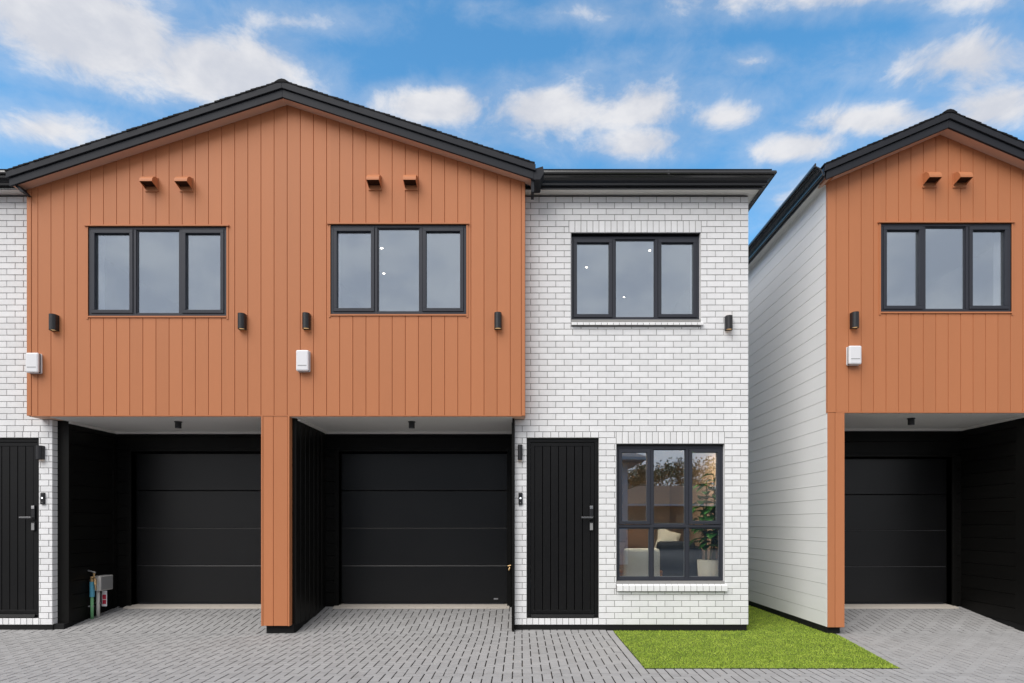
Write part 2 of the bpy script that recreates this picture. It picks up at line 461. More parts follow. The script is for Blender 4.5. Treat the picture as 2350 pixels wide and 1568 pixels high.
def place_z(x, y):
    n = math.sin(x * 12.9898 + y * 78.233) * 43758.5453
    return (n - math.floor(n)) * 0.002 - 0.001
scored = []
for (cx, cy, wd, hd) in full + border:
    u = CU + cx / cy * FPX; v = CV + EYE / cy * FPX
    inside = 20 < u < 2330 and v < 1560 and cy < 8.4
    scored.append((-(wd * hd / cy ** 3) if inside else 0, cx, cy, wd, hd))
scored.sort()
rest = MB()
for n_, (sc, cx, cy, wd, hd) in enumerate(scored):
    if n_ < 300 and sc < 0:
        link('paver', pm_h if wd > hd else pm_v, drive, loc=(cx, cy, place_z(cx, cy)))
    else:
        src = paver_mesh(wd, hd); t1, t2 = place_z(cx, cy), place_z(cy, cx) * 0.4
        rest.add([(cx + p[0], cy + p[1], p[2] + ground_z(cy + p[1]) + t1 + t2 * p[0] / 0.1) for p in src.v], src.f)
for pl in partial:
    c = (sum(p[0] for p in pl) / len(pl), sum(p[1] for p in pl) / len(pl))
    if blocked(*c): continue
    sh = []
    for p in pl:
        dx_, dy_ = p[0] - c[0], p[1] - c[1]; L = math.hypot(dx_, dy_) + 1e-9
        k_ = max(0.0, 1 - JT * 1.3 / L); sh.append((c[0] + dx_ * k_, c[1] + dy_ * k_))
    n = len(sh)
    rest.add([(p[0], p[1], ground_z(p[1]) - 0.03) for p in sh] + [(p[0], p[1], ground_z(p[1]) - 0.0005) for p in sh],
             [tuple(range(n, 2 * n))] + [(i, (i + 1) % n, n + (i + 1) % n, n + i) for i in range(n)])
rest.build('paver', 'paver', drive, stuff=True)

# lawn
lawn_poly = [(LX0, LY0), (LRa[0], LRa[1]), (LRb[0], LRb[1]), (4.37, 17.0), (3.1, 17.0), (3.1, YB + 0.1), (LX0, YB + 0.1)]
lm = MB()
lm.add([(p[0], p[1], 0.003) for p in lawn_poly], [tuple(range(7))])
structure(lm.build('lawn', 'turf_soil'))
rng = np.random.default_rng(3)
def in_lawn(x, y):
    right = np.where(y < LRb[1], LRa[0] + (y - LRa[1]) * ex / ey, 4.34)
    left = np.where(y < YB + 0.06, LX0, 3.24)
    j = rng.normal(0, 0.006, len(x))
    return (x > left + 0.002 + j) & (x < right - 0.002 + j) & (y > LY0 + 0.004 + j)
nb = 130000
yb_ = LY0 - 0.02 + (rng.random(nb) ** 1.25) * 5.6
xb_ = 1.2 + rng.random(nb) * 3.2
ok = in_lawn(xb_, yb_); xb_, yb_ = xb_[ok], yb_[ok]
nb = len(xb_)
ang = rng.random(nb) * 2 * np.pi; lean = rng.random(nb) * 0.016; la = rng.random(nb) * 2 * np.pi
hh = 0.008 + rng.random(nb) * 0.011; wd_ = 0.0022 + rng.random(nb) * 0.0022
V = np.zeros((nb, 3, 3))
V[:, 0] = np.stack([xb_ - np.cos(ang) * wd_, yb_ - np.sin(ang) * wd_, np.full(nb, 0.002)], 1)
V[:, 1] = np.stack([xb_ + np.cos(ang) * wd_, yb_ + np.sin(ang) * wd_, np.full(nb, 0.002)], 1)
V[:, 2] = np.stack([xb_ + np.cos(la) * lean, yb_ + np.sin(la) * lean, hh], 1)
gm = bpy.data.meshes.new('grass')
gm.vertices.add(nb * 3); gm.vertices.foreach_set('co', V.reshape(-1))
gm.loops.add(nb * 3); gm.loops.foreach_set('vertex_index', np.arange(nb * 3))
gm.polygons.add(nb); gm.polygons.foreach_set('loop_start', np.arange(nb) * 3); gm.polygons.foreach_set('loop_total', np.full(nb, 3))
gm.update(); gm.materials.append(MATS['turf_blade'])
go = link('grass', gm, None, stuff=True)
tag(go, 'bright green short turf filling the wedge between the houses', 'grass')

# ------------------------------------------------------------------ shared builders
def boards_vertical(parent, x0, x1, zb, top, holes, y, material, first=None, width=BW, th=0.011):
    """vertical boards, one object each; top is a function of x; front face at y"""
    xs = [x0]
    xx = first if first is not None else x0 + width
    while xx < x1 - 0.02:
        xs.append(xx); xx += width
    xs.append(x1)
    for a, b in zip(xs[:-1], xs[1:]):
        pieces = cut_rects((a, b, zb, 99), holes)
        groups = {}
        for (p, q, r, s) in pieces:
            groups.setdefault('all', []).append((p, q, r, s))
        spans_full = any(h[0] <= a and h[1] >= b for h in holes)
        lots = [[pc] for pc in pieces] if spans_full else [pieces]
        for lot in lots:
            m = MB()
            for (p, q, r, s) in lot:
                cl = 0.004 if abs(p - a) < 1e-6 else 0.0
                cr = 0.006 if abs(q - b) < 1e-6 else 0.0
                def tz(xv): return min(s, top(xv))
                fr = [(p + cl, r), (q - cr, r), (q - cr, tz(q - cr)), (p + cl, tz(p + cl))]
                bk = [(p, r), (q, r), (q, tz(q)), (p, tz(p))]
                if s > 50:                                   # keep the ridge of the gable
                    mid = None
                    if p < APEX[0] < q: mid = APEX[0]
                    if mid is not None:
                        fr.insert(3, (mid, top(mid))); bk.insert(3, (mid, top(mid)))
                m.loft([(u, y + th, v) for u, v in bk], [(u, y, v) for u, v in fr])
            m.build('board', material, parent)
APEX = [0]

def boards_horizontal(parent, axis, fixed, a0, a1, z0, z1, material, step=0.2, th=0.014, face=1, pitch_top=None):
    """horizontal boards on a wall; axis 'x' wall runs along x facing -y, axis 'y' wall runs along y facing +-x"""
    z = z0
    while z < z1 - 0.01:
        zt = min(z + step, z1)
        c = 0.007
        if axis == 'y':
            f = fixed + face * th
            m = MB().loft([(fixed, a0, z), (fixed, a1, z), (fixed, a1, zt), (fixed, a0, zt)],
                          [(f, a0, z + 0.002), (f, a1, z + 0.002), (f, a1, zt - c), (f, a0, zt - c)])
        else:
            f = fixed - th
            m = MB().loft([(a0, fixed, z), (a1, fixed, z), (a1, fixed, zt), (a0, fixed, zt)],
                          [(a0, f, z + 0.002), (a1, f, z + 0.002), (a1, f, zt - c), (a0, f, zt - c)])
        m.build('board', material, parent)
        z = zt

def window(root, x0, x1, z0, z1, y, transom=None, clad=True):
    """three-light aluminium window; outer lights are opening sashes"""
    D = 0.075
    fr = MB().ring(x0, x1, z0, z1, 0.036, y, y + D)
    W = x1 - x0
    m1, m2 = x0 + W / 3, x0 + 2 * W / 3
    lo, hi = z0 + 0.036, z1 - 0.036
    if transom: fr.box(x0 + 0.036, x1 - 0.036, y + 0.001, y + D - 0.001, transom - 0.022, transom + 0.022)
    spans = [(lo, hi)] if not transom else [(lo, transom - 0.022), (transom + 0.022, hi)]
    for mx in (m1, m2):
        for (s, t) in spans: fr.box(mx - 0.02, mx + 0.02, y + 0.001, y + D - 0.001, s, t)
    win = fr.build('window', 'frame_charcoal', root, bevel=0.003)
    lights = [(x0 + 0.036, m1 - 0.02, True), (m1 + 0.02, m2 - 0.02, False), (m2 + 0.02, x1 - 0.036, True)]
    for si, (s, t) in enumerate(spans):
        for (a, b, opening) in lights:
            if transom and si == 0: opening = False
            if opening:
                MB().ring(a + 0.003, b - 0.003, s + 0.003, t - 0.003, 0.047, y - 0.010, y + 0.05).build('sash', 'frame_charcoal', win, bevel=0.003)
                i = 0.047
            else:
                MB().ring(a, b, s, t, 0.014, y + 0.016, y + 0.05).build('glazing_bead', 'frame_charcoal', win)
                i = 0.013
            MB().box(a + i, b - i, y + 0.030, y + 0.036, s + i, t - i).build('pane', 'window_glass', win)
            # light spacer seen round the edge of the double glazing
            MB().ring(a + i + 0.001, b - i - 0.001, s + i + 0.001, t - i - 0.001, 0.007, y + 0.0375, y + 0.046).build('glazing_spacer', 'grey_plastic', win)
    if not transom:
        for (a, b) in ((x0 + 0.036, x0 + 0.060), (x1 - 0.060, x1 - 0.036)):
            MB().box(a, b, y + D + 0.002, y + D + 0.16, z0 + 0.03, z1 - 0.03).build('jamb_liner', 'white_plastic', win)
    if clad:
        f = MB()
        f.box(x0 - 0.045, x1 + 0.04, y - 0.03, y + 0.02, z1 + 0.004, z1 + 0.022)
        f.build('head_flashing', 'terracotta_paint', win)
        MB().box(x0 - 0.024, x0 - 0.002, y - 0.014, y + 0.03, z0 - 0.045, z1 + 0.003).build('jamb_flashing', 'terracotta_paint', win)
        MB().box(x1 + 0.002, x1 + 0.024, y - 0.014, y + 0.03, z0 - 0.045, z1 + 0.003).build('jamb_flashing', 'terracotta_paint', win)
        MB().box(x0 - 0.001, x1 + 0.001, y - 0.018, y + 0.03, z0 - 0.022, z0 - 0.002).build('sill_flashing', 'terracotta_paint', win)
    return win

def room(root, x0, x1, y0, y1, z0, z1, wall='room_grey', floor='room_floor', ceil='room_grey', hole=None):
    t = 0.05
    r = MB()
    r.box(x0 - t, x0, y0, y1, z0, z1); r.box(x1, x1 + t, y0, y1, z0, z1); r.box(x0 - t, x1 + t, y1, y1 + t, z0, z1)
    if hole:
        for (a, b, c, e) in cut_rects((x0 - t, x1 + t, z0, z1), [hole]): r.box(a, b, y0 - 0.012, y0 - 0.002, c, e)
    o = r.build('room_wall', wall, root)
    MB().box(x0 - t, x1 + t, y0, y1 + t, z0 - t, z0 - 0.001).build('room_floor', floor, root)
    MB().box(x0 - t, x1 + t, y0, y1 + t, z1 + 0.001, z1 + t).build('room_ceiling', ceil, root)
    return o

GUT = [(0.0, 0.0), (0.030, 0.0), (0.036, 0.012), (0.040, 0.030), (0.055, 0.062), (0.080, 0.088), (0.105, 0.098), (0.112, 0.104), (0.112, 0.111),
       (0.132, 0.108), (0.142, 0.114), (0.145, 0.126), (0.138, 0.152), (0.130, 0.158), (0.118, 0.158), (0.118, 0.122), (0.095, 0.112), (0.065, 0.098), (0.04, 0.075), (0.025, 0.035), (0.02, 0.012), (0.006, 0.010), (0.006, 0.14), (0.0, 0.14)]

def gable(root, apex_x, apex_z, left_x, right_x, slope, y0, y1, left_end=True, right_end=True):
    """barge boards, tiles, soffit and roof slab; apex_z is the lower edge of the barge at the ridge"""
    b1, b2 = 0.112, 0.100
    roof = MB()
    for sgn, xe in ((-1, left_x), (1, right_x)):
        L = abs(xe - apex_x)
        def zz(t): return apex_z - slope * t
        X = lambda t: apex_x + sgn * t
        roof.prism([(X(0), zz(0) + b1 + b2 - 0.03), (X(L), zz(L) + b1 + b2 - 0.03), (X(L), zz(L) + b1 + b2 + 0.0), (X(0), zz(0) + b1 + b2 + 0.0)], y0 + 0.03, y1)
    ro = roof.build('roof', 'roof_tile', root)
    for sgn, xe in ((-1, left_x), (1, right_x)):
        L = abs(xe - apex_x)
        def zz(t): return apex_z - slope * t
        X = lambda t: apex_x + sgn * t
        # lower barge board and the deeper cap above it, mitred at the ridge
        MB().prism([(X(0), zz(0)), (X(L), zz(L)), (X(L), zz(L) + b1 - 0.007), (X(0), zz(0) + b1 - 0.007)], y0, y0 + 0.03).build('barge_board', 'charcoal_steel', root, bevel=0.004)
        MB().prism([(X(0), zz(0) + b1), (X(L + 0.03), zz(L + 0.03) + b1), (X(L + 0.03), zz(L + 0.03) + b1 + b2 - 0.014), (X(0), zz(0) + b1 + b2 - 0.014)], y0 - 0.022, y0 + 0.028).build('barge_cap', 'charcoal_steel', root, bevel=0.004)
        # tile ends stepping up the slope
        tl = MB(); t = 0.0; st = 0.07; q = 0
        rr = random.Random(5)
        while t < L + 0.02:
            e = min(t + st, L + 0.04); dz_ = rr.uniform(-0.003, 0.003)
            za, zb2 = zz(t) + b1 + b2 - 0.012, zz(e) + b1 + b2 - 0.012
            tl.prism([(X(t), za), (X(e), zb2), (X(e), zb2 + 0.024 + dz_), (X(t), za + 0.016 + dz_)], y0 - 0.028 + rr.uniform(-0.004, 0.004), y0 + 0.35)
            t += st; q += 1
        tl.build('roof_tile_edge', 'roof_tile', ro, stuff=True)
        # raking soffit between wall and barge
        MB().prism([(X(0), zz(0) + 0.012), (X(L - 0.02), zz(L - 0.02) + 0.012), (X(L - 0.02), zz(L - 0.02) + 0.028), (X(0), zz(0) + 0.028)], y0 + 0.031, YO + 0.10).build('soffit', 'terracotta_soffit', root)
    # ridge tile
    MB().prism([(apex_x - 0.10, apex_z + b1 + b2 - 0.025), (apex_x - 0.045, apex_z + b1 + b2 + 0.010), (apex_x, apex_z + b1 + b2 + 0.020), (apex_x + 0.045, apex_z + b1 + b2 + 0.010), (apex_x + 0.10, apex_z + b1 + b2 - 0.025)], y0 - 0.03, y1).build('ridge_tile', 'roof_tile', ro)
    return ro

def garage(root, x0, x1, z0, z1, y, mirror=False, badge=False):
    """sectional door of four panels in a plain opening"""
    H = (z1 - z0) / 4
    d = MB().box(x0 - 0.11, x1 + 0.11, y + 0.045, y + 0.06, z0 - 0.1, z1 + 0.08).build('garage_door', 'garage_black', root)
    for k in range(4):
        a, b = z0 + k * H, z0 + (k + 1) * H
        prof = [(y + 0.044, a + 0.001), (y + 0.010, a + 0.001), (y + 0.002, a + 0.005), (y, a + 0.010), (y, b - 0.016), (y + 0.004, b - 0.008), (y + 0.013, b - 0.003), (y + 0.044, b - 0.003)]
        MB().prism(prof, x0 - 0.045, x1 + 0.045, 'x').build('panel', 'garage_black', d)
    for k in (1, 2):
        MB().box(x0 - 0.04, x1 + 0.04, y + 0.001, y + 0.012, z0 + k * H - 0.0028, z0 + k * H + 0.0008).build('seam_sheen', 'sheen_grey', d)  # sheen on the lower two seams, put in as thin lighter strips
    MB().box(x0, x1, y - 0.004, y + 0.03, z0 - 0.022, z0 - 0.001).build('bottom_seal', 'charcoal_steel', d)
    if badge:
        MB().box(x1 - 0.17, x1 - 0.10, y - 0.004, y - 0.0005, z0 + 0.05, z0 + 0.072).build('badge', 'steel', d)
    return d

def carport_back(root, wx0, wx1, dx0, dx1, dz0, dz1, ceil_z):
    """garage wall with horizontal boards, trim round the opening and concrete threshold"""
    w_ = MB()
    for (a, b, c, e) in cut_rects((wx0, wx1, 0.0, ceil_z), [(dx0 - 0.05, dx1 + 0.05, 0.0, dz1 + 0.01)]): w_.box(a, b, YG + 0.014, YG + 0.12, c, e)
    ww = w_.build('carport_wall', 'black_board', root)
    boards_horizontal(ww, 'x', YG + 0.014, wx0, dx0 - 0.12, ground_z(YG) + 0.03, dz1 + 0.02, 'black_board', 0.2)
    boards_horizontal(ww, 'x', YG + 0.014, dx1 + 0.12, wx1, ground_z(YG) + 0.03, dz1 + 0.02, 'black_board', 0.2)
    boards_horizontal(ww, 'x', YG + 0.014, wx0, wx1, dz1 + 0.06, ceil_z, 'black_board', 0.2)
    fr = MB()
    fr.box(dx0 - 0.12, dx0 - 0.05, YG - 0.016, YG + 0.16, 0.16, dz1 + 0.06)
    fr.box(dx1 + 0.05, dx1 + 0.12, YG - 0.016, YG + 0.16, 0.16, dz1 + 0.06)
    fr.box(dx0 - 0.05, dx1 + 0.05, YG - 0.016, YG + 0.16, dz1 + 0.01, dz1 + 0.06)
    fr.build('garage_door_frame', 'black_board', root, bevel=0.004)
    th = MB().prism([(YG - 0.10, 0.10), (YG + 0.4, 0.10), (YG + 0.4, dz0 - 0.024), (YG + 0.02, dz0 - 0.026), (YG - 0.10, dz0 - 0.05)], dx0 - 0.12, dx1 + 0.09, 'x')
    th.build('threshold', 'concrete', root, bevel=0.006)

def entry_door(root, x0, x1, z0, z1, y):
    """black aluminium door with vertical planks and a digital lock"""
    fr = MB().ring(x0, x1, z0, z1, 0.05, y, y + 0.09)
    dr = fr.build('door', 'black_door', root, bevel=0.004)
    a, b = x0 + 0.053, x1 - 0.053
    leaf = MB().ring(a, b, z0 + 0.053, z1 - 0.053, 0.055, y + 0.012, y + 0.06); leaf.build('door_leaf_frame', 'black_door', dr, bevel=0.003)
    c, e = a + 0.056, b - 0.056
    n = 7; wv = (e - c) / n
    for k in range(n):
        p, q = c + k * wv, c + (k + 1) * wv
        MB().loft([(p, y + 0.05, z0 + 0.109), (q, y + 0.05, z0 + 0.109), (q, y + 0.05, z1 - 0.109), (p, y + 0.05, z1 - 0.109)],
                  [(p + 0.006, y + 0.017, z0 + 0.109), (q - 0.006, y + 0.017, z0 + 0.109), (q - 0.006, y + 0.017, z1 - 0.109), (p + 0.006, y + 0.017, z1 - 0.109)]).build('plank', 'black_door', dr)
    # threshold bar
    MB().prism([(y - 0.035, z0 + 0.006), (y - 0.002, z0 + 0.006), (y - 0.002, z0 + 0.05), (y - 0.02, z0 + 0.05)], x0 + 0.06, x1 - 0.06, 'x').build('door_sill', 'black_door', dr, bevel=0.003)
    hx = b - 0.045
    hz = PZ(1188, y)
    MB().box(hx - 0.026, hx + 0.026, y - 0.012, y + 0.011, hz - 0.03, hz + 0.175).build('lock_body', 'black_plastic', dr, bevel=0.006)
    MB().box(hx - 0.022, hx + 0.022, y - 0.016, y - 0.0125, hz + 0.125, hz + 0.165).build('lock_keypad', 'steel', dr, bevel=0.002)
    h = MB().tube([(hx, y - 0.012, hz), (hx, y - 0.06, hz)], 0.012, 10)
    h.box(hx - 0.150, hx + 0.018, y - 0.074, y - 0.058, hz - 0.011, hz + 0.011); h.build('handle', 'dark_steel', dr, bevel=0.003)
    MB().box(hx - 0.028, hx + 0.028, y - 0.010, y + 0.011, hz - 0.19, hz - 0.065).build('cylinder_plate', 'black_plastic', dr, bevel=0.006)
    MB().box(hx - 0.021, hx + 0.021, y - 0.016, y - 0.0105, hz - 0.18, hz - 0.082).build('cylinder_cover', 'grey_plastic', dr, bevel=0.004)
    return dr

# ================================================================== the pair of houses under the wide gable
GX, GS = PX(648, YF), 0.326
GZ = PZ(223, YF)
OX0, OX1 = PX(62, YO), PX(1205, YO)
house = empty('townhouse', (-3.4, YB, 0), 'pair of joined houses with wide terracotta gable and white brick wings', 'house')
W1 = (PX(203, YO), PX(520, YO), PZ(725.5, YO), PZ(521, YO))
W2 = (PX(759, YO), PX(1070, YO), PZ(721.5, YO), PZ(516.5, YO))
def soff(x): return GZ + 0.012 - GS * abs(x - GX)
APEX[0] = GX
# terracotta storey: sheathing, then each board
sh = MB()
for (a, b, c, e) in cut_rects((OX0 + 0.004, OX1 - 0.004, OB + 0.02, 5.95), [(w_[0] - 0.01, w_[1] + 0.01, w_[2] - 0.01, w_[3] + 0.01) for w_ in (W1, W2)]):
    sh.box(a, b, YO + 0.0165, YO + 0.12, c, e)
sh.prism([(OX0 + 0.004, 5.951), (OX1 - 0.004, 5.951), (OX1 - 0.004, soff(OX1) + 0.02), (GX, soff(GX) + 0.02), (OX0 + 0.004, soff(OX0) + 0.02)], YO + 0.0165, YO + 0.12)
# returns of the projecting storey
sh.box(OX1 - 0.12, OX1 - 0.004, YO + 0.1205, YB + 0.12, OB + 0.02, soff(OX1)); sh.box(OX0 + 0.004, OX0 + 0.12, YO + 0.1205, YB + 0.12, OB + 0.02, soff(OX0))
gab = sh.build('gable_wall', 'terracotta_paint', house)
holes = [(w_[0] - 0.002, w_[1] + 0.002, w_[2] - 0.003, w_[3] + 0.004) for w_ in (W1, W2)]
boards_vertical(gab, OX0 + 0.062, OX1 - 0.05, OB + 0.012, soff, holes, YO, 'terracotta_paint', first=PX(87, YO))
for (a, b) in ((OX0, OX0 + 0.060), (OX1 - 0.048, OX1)):
    MB().prism([(a, OB + 0.004), (b, OB + 0.004), (b, soff(b)), (a, soff(a))], YO - 0.006, YO + 0.05).build('corner_trim', 'terracotta_paint', gab, bevel=0.003)
MB().box(OX1 - 0.003, OX1 + 0.003, YO + 0.051, YB - 0.01, OB + 0.012, soff(OX1)).build('side_cladding', 'terracotta_paint', gab)
MB().box(OX0 - 0.003, OX0 + 0.003, YO + 0.051, YB - 0.01, OB + 0.012, soff(OX0)).build('side_cladding', 'terracotta_paint', gab)
MB().box(OX0 + 0.061, OX1 - 0.049, YO - 0.004, YO + 0.03, OB - 0.004, OB + 0.010).build('drip_flashing', 'terracotta_paint', gab)
window(house, *W1, YO + 0.004)
window(house, *W2, YO + 0.004)
gable(house, GX, GZ, PX(21, YF), PX(1224, YF), GS, YF, 15.5)

# underside and ceiling of the carports
CZ = OB + 0.004
PIL0, PIL1 = PX(599.5, YO), PX(664.5, YO)
LWX, PWX, PWL, RWX = -6.56, -3.16, -3.64, -0.125
MB().box(OX0 + 0.005, OX1 - 0.005, YO + 0.0305, YB + 0.14, OB - 0.002, OB + 0.018).build('storey_underside', 'terracotta_soffit', house)
for (a, b) in ((LWX, PIL0 + 0.02), (PIL1 - 0.02, RWX)):
    c = MB().box(a, b, YO + 0.031, YG + 0.03, OB - 0.012, OB - 0.003).build('carport_ceiling', 'white_soffit', house)
    MB().box(a, b, YG - 0.045, YG - 0.001, OB - 0.045, OB - 0.0125).build('cornice', 'white_soffit', c)
MB().box(LWX + 0.015, LWX + 0.05, YB + 0.1, YG - 0.046, OB - 0.045, OB - 0.0125).build('cornice', 'white_soffit', c)
MB().box(PWX + 0.016, PWX + 0.05, YO + 0.12, YG - 0.046, OB - 0.045, OB - 0.0125).build('cornice', 'white_soffit', c)

# centre pillar and black party wall behind it
pw = MB().box(PWL + 0.02, PWX - 0.015, YO + 0.10, YG + 0.1, 0.13, OB - 0.004).build('party_wall', 'black_board', house)
yy = YO + 0.10
while yy < YG:
    ye = min(yy + BW, YG)
    MB().loft([(PWX - 0.015, yy, 0.118), (PWX - 0.015, ye, 0.118), (PWX - 0.015, ye, OB - 0.005), (PWX - 0.015, yy, OB - 0.005)],
              [(PWX, yy + 0.010, 0.118), (PWX, ye - 0.014, 0.118), (PWX, ye - 0.014, OB - 0.005), (PWX, yy + 0.010, OB - 0.005)]).build('board', 'black_board', pw)
    yy = ye
MB().box(PWL + 0.005, PWL + 0.02, YO + 0.10, YG, 0.118, OB - 0.005).build('side_cladding', 'black_board', pw)
pil = MB().box(PIL0 + 0.006, PIL1 - 0.006, YO + 0.014, YO + 0.099, 0.13, OB - 0.005).build('pillar', 'terracotta_paint', house)
pb = PZ(1437, YO)
xm = PIL0 + (PIL1 - PIL0) * 0.43
for (a, b) in ((PIL0, PIL0 + 0.024), (PIL1 - 0.024, PIL1)):
    MB().box(a, b, YO - 0.007, YO + 0.098, pb, OB - 0.005).build('corner_trim', 'terracotta_paint', pil, bevel=0.003)
for (a, b) in ((PIL0 + 0.0245, xm), (xm, PIL1 - 0.0245)):
    MB().loft([(a, YO + 0.0135, pb + 0.004), (b, YO + 0.0135, pb + 0.004), (b, YO + 0.0135, OB - 0.006), (a, YO + 0.0135, OB - 0.006)],
              [(a + 0.003, YO, pb + 0.004), (b - 0.006, YO, pb + 0.004), (b - 0.006, YO, OB - 0.006), (a + 0.003, YO, OB - 0.006)]).build('board', 'terracotta_paint', pil)
MB().box(PX(612, YO + 0.1), PWX - 0.03, YO + 0.085, YG + 0.1, -0.06, 0.128).build('plinth', 'plinth_black', house, bevel=0.006)

# carport walls
lw = MB().box(-6.72, LWX, YB + 0.10, YG + 0.1, 0.10, OB - 0.004).build('carport_wall', 'black_board', house)
boards_horizontal(lw, 'y', LWX, YB + 0.17, YG, 0.10, OB - 0.05, 'black_board', 0.2)
MB().box(LWX, LWX + 0.022, YB + 0.10, YB + 0.165, 0.10, OB - 0.014).build('corner_trim', 'black_board', lw)
MB().box(LWX + 0.0145, LWX + 0.04, YG - 0.09, YG - 0.02, 0.10, OB - 0.05).build('corner_trim', 'black_board', lw)
MB().box(-6.71, LWX + 0.006, YB + 0.03, YG + 0.05, -0.06, 0.098).build('plinth', 'plinth_black', house, bevel=0.005)
rw = MB().box(RWX, -0.098, YB - 0.09, YG + 0.1, -0.05, OB - 0.004).build('carport_wall', 'black_board', house)
boards_horizontal(rw, 'y', RWX, YB - 0.05, YG, 0.02, OB - 0.05, 'black_board', 0.2, face=-1, th=0.010)
DZ0, DZ1 = PZ(1383, YG + 0.13), PZ(1040, YG + 0.13)
gd = (PX(790, YG + 0.13), PX(1157, YG + 0.13))
carport_back(house, PWX, RWX - 0.011, gd[0], gd[1], DZ0, DZ1, OB - 0.014)
garage(house, gd[0], gd[1], DZ0, DZ1, YG + 0.13, badge=True)
gl = (PX(320, YG + 0.13), PX(320, YG + 0.13) + 2.40)
carport_back(house, LWX, PWL, gl[0], gl[1], DZ0, DZ1, OB - 0.014)
garage(house, gl[0], gl[1], DZ0, DZ1, YG + 0.13)

# ---- brick wings
BZ, CH, BL_ = 0.09, 0.0862, 0.24
NC = 71
BX0, BX1 = -0.097, 3.25
BTOP = BZ + NC * CH
def course(n): return BZ + n * CH
W3 = (PX(1310.5, YB), PX(1608, YB), PZ(733, YB), course(65))
W4 = (PX(1414.5, YB), PX(1663, YB), PZ(1334, YB), course(30))
DR = (PX(1209, YB), PX(1374, YB), PZ(1419, YB), course(31))
SILL3, SILL4 = W3[2] - 0.105, W4[2] - 0.150
bm_cache = {}
def brick_mesh(wd, ht, name='brick'):
    key = (round(wd, 3), round(ht, 3), name)
    if key in bm_cache: return bm_cache[key]
    a, b, c = wd / 2 - 0.004, ht / 2 - 0.004, 0.003
    lo = [(-a, 0.02, -b), (a, 0.02, -b), (a, 0.02, b), (-a, 0.02, b)]
    md = [(p[0], c, p[2]) for p in lo]
    tp = [(p[0] * (1 - c / a), 0, p[2] * (1 - c / b)) for p in lo]
    m = MB().add(lo + md + tp, [(0, 1, 5, 4), (1, 2, 6, 5), (2, 3, 7, 6), (3, 0, 4, 7), (4, 5, 9, 8), (5, 6, 10, 9), (6, 7, 11, 10), (7, 4, 8, 11), (8, 9, 10, 11)])
    bm_cache[key] = (m, m.mesh(name, 'white_brick'))
    return bm_cache[key]
BRICKS = []           # (score, cx, cy, cz, wd, ht, parent)
def brick_rect(x0, x1, z0, z1, parent):
    if x1 - x0 < 0.022 or z1 - z0 < 0.02: return
    cx, cz = (x0 + x1) / 2, (z0 + z1) / 2
    u = CU + cx / YB * FPX
    vis = 0 if not (0 < u < 2350) else (x1 - x0) * (z1 - z0)
    BRICKS.append((-vis + abs(cz - 2.6) * 1e-5, cx, cz, x1 - x0, z1 - z0, parent))
def brick_field(parent, x0, x1, n0, n1, holes, upper_from=None, offs=0.0):
    for n in range(n0, n1):
        z0, z1 = course(n), course(n + 1)
        xl, xr = x0, x1
        if upper_from is not None:
            if upper_from[0] == 'l' and z0 > OB - 0.04: xl = max(xl, upper_from[1])
            if upper_from[0] == 'r' and z0 > OB - 0.04: xr = min(xr, upper_from[1])
        x = math.floor((xl - offs) / BL_) * BL_ + offs + (BL_ / 2 if n % 2 else 0) - BL_
        while x < xr:
            a, b = max(x, xl), min(x + BL_, xr)
            if b - a > 0.022:
                for (p, q, r, s) in cut_rects((a, b, z0, z1), holes):
                    if s - r > CH * 0.4: brick_rect(p, q, r, s, parent)
            x += BL_
# right wing
sol3 = (W3[0] - 0.03, W3[1] + 0.01, course(65), course(67))
sol4 = (W4[0] - 0.0, W4[1] + 0.0, course(30), course(32))
hd_ = (DR[0] - 0.0, DR[1] + 0.0, course(31), course(32))
hb_ = (DR[0] - 0.0, DR[1] + 0.0, course(0), DR[2])
holes_r = [W3, W4, DR, (W3[0], W3[1], SILL3, W3[2] + 0.001), (W4[0], W4[1], SILL4, W4[2] + 0.001), sol3, sol4, hd_, hb_]
mb_ = MB()
op = [W3, W4, DR]
for (a, b, c, e) in cut_rects((BX0 + 0.006, BX1 - 0.006, BZ, BTOP), op): mb_.box(a, b, YB + 0.0065, YB + 0.11, c, e)
bw_r = mb_.build('brick_wall', 'mortar', house)
brick_field(bw_r, BX0, BX1, 0, NC, holes_r, ('l', OX1 - 0.02), offs=PX(1237, YB) % BL_)
# left wing
LB1 = -6.70
ldr = (LB1 - 1.17 + 0.0, PX(88.5, YB), PZ(1419, YB), course(31))
ldr = (ldr[1] - (DR[1] - DR[0]), ldr[1], ldr[2], ldr[3])
lh_ = (ldr[0], ldr[1], course(31), course(32)); lhb = (ldr[0], ldr[1], course(0), ldr[2])
ml = MB()
LBX0 = -9.6
for (a, b, c, e) in cut_rects((LBX0, LB1 - 0.006, BZ, BTOP), [ldr]): ml.box(a, b, YB + 0.0065, YB + 0.11, c, e)
bw_l = ml.build('brick_wall', 'mortar', house)
brick_field(bw_l, LBX0, LB1, 0, NC, [ldr, lh_, lhb], ('r', OX0 + 0.02), offs=(LB1 - 0.17) % BL_)
# narrow brick return on the left wing
for n in range(0, 34):
    m = MB().box(LB1 - 0.008, LB1, YB + 0.001, YB + 0.10, course(n) + 0.0045, course(n + 1) - 0.0045)
    m.build('return_brick', 'white_brick', bw_l)
MB().box(LB1 - 0.003, LB1 + 0.006, YB + 0.1005, YB + 0.112, 0.02, OB - 0.01).build('corner_bead', 'wood_leg', bw_l)

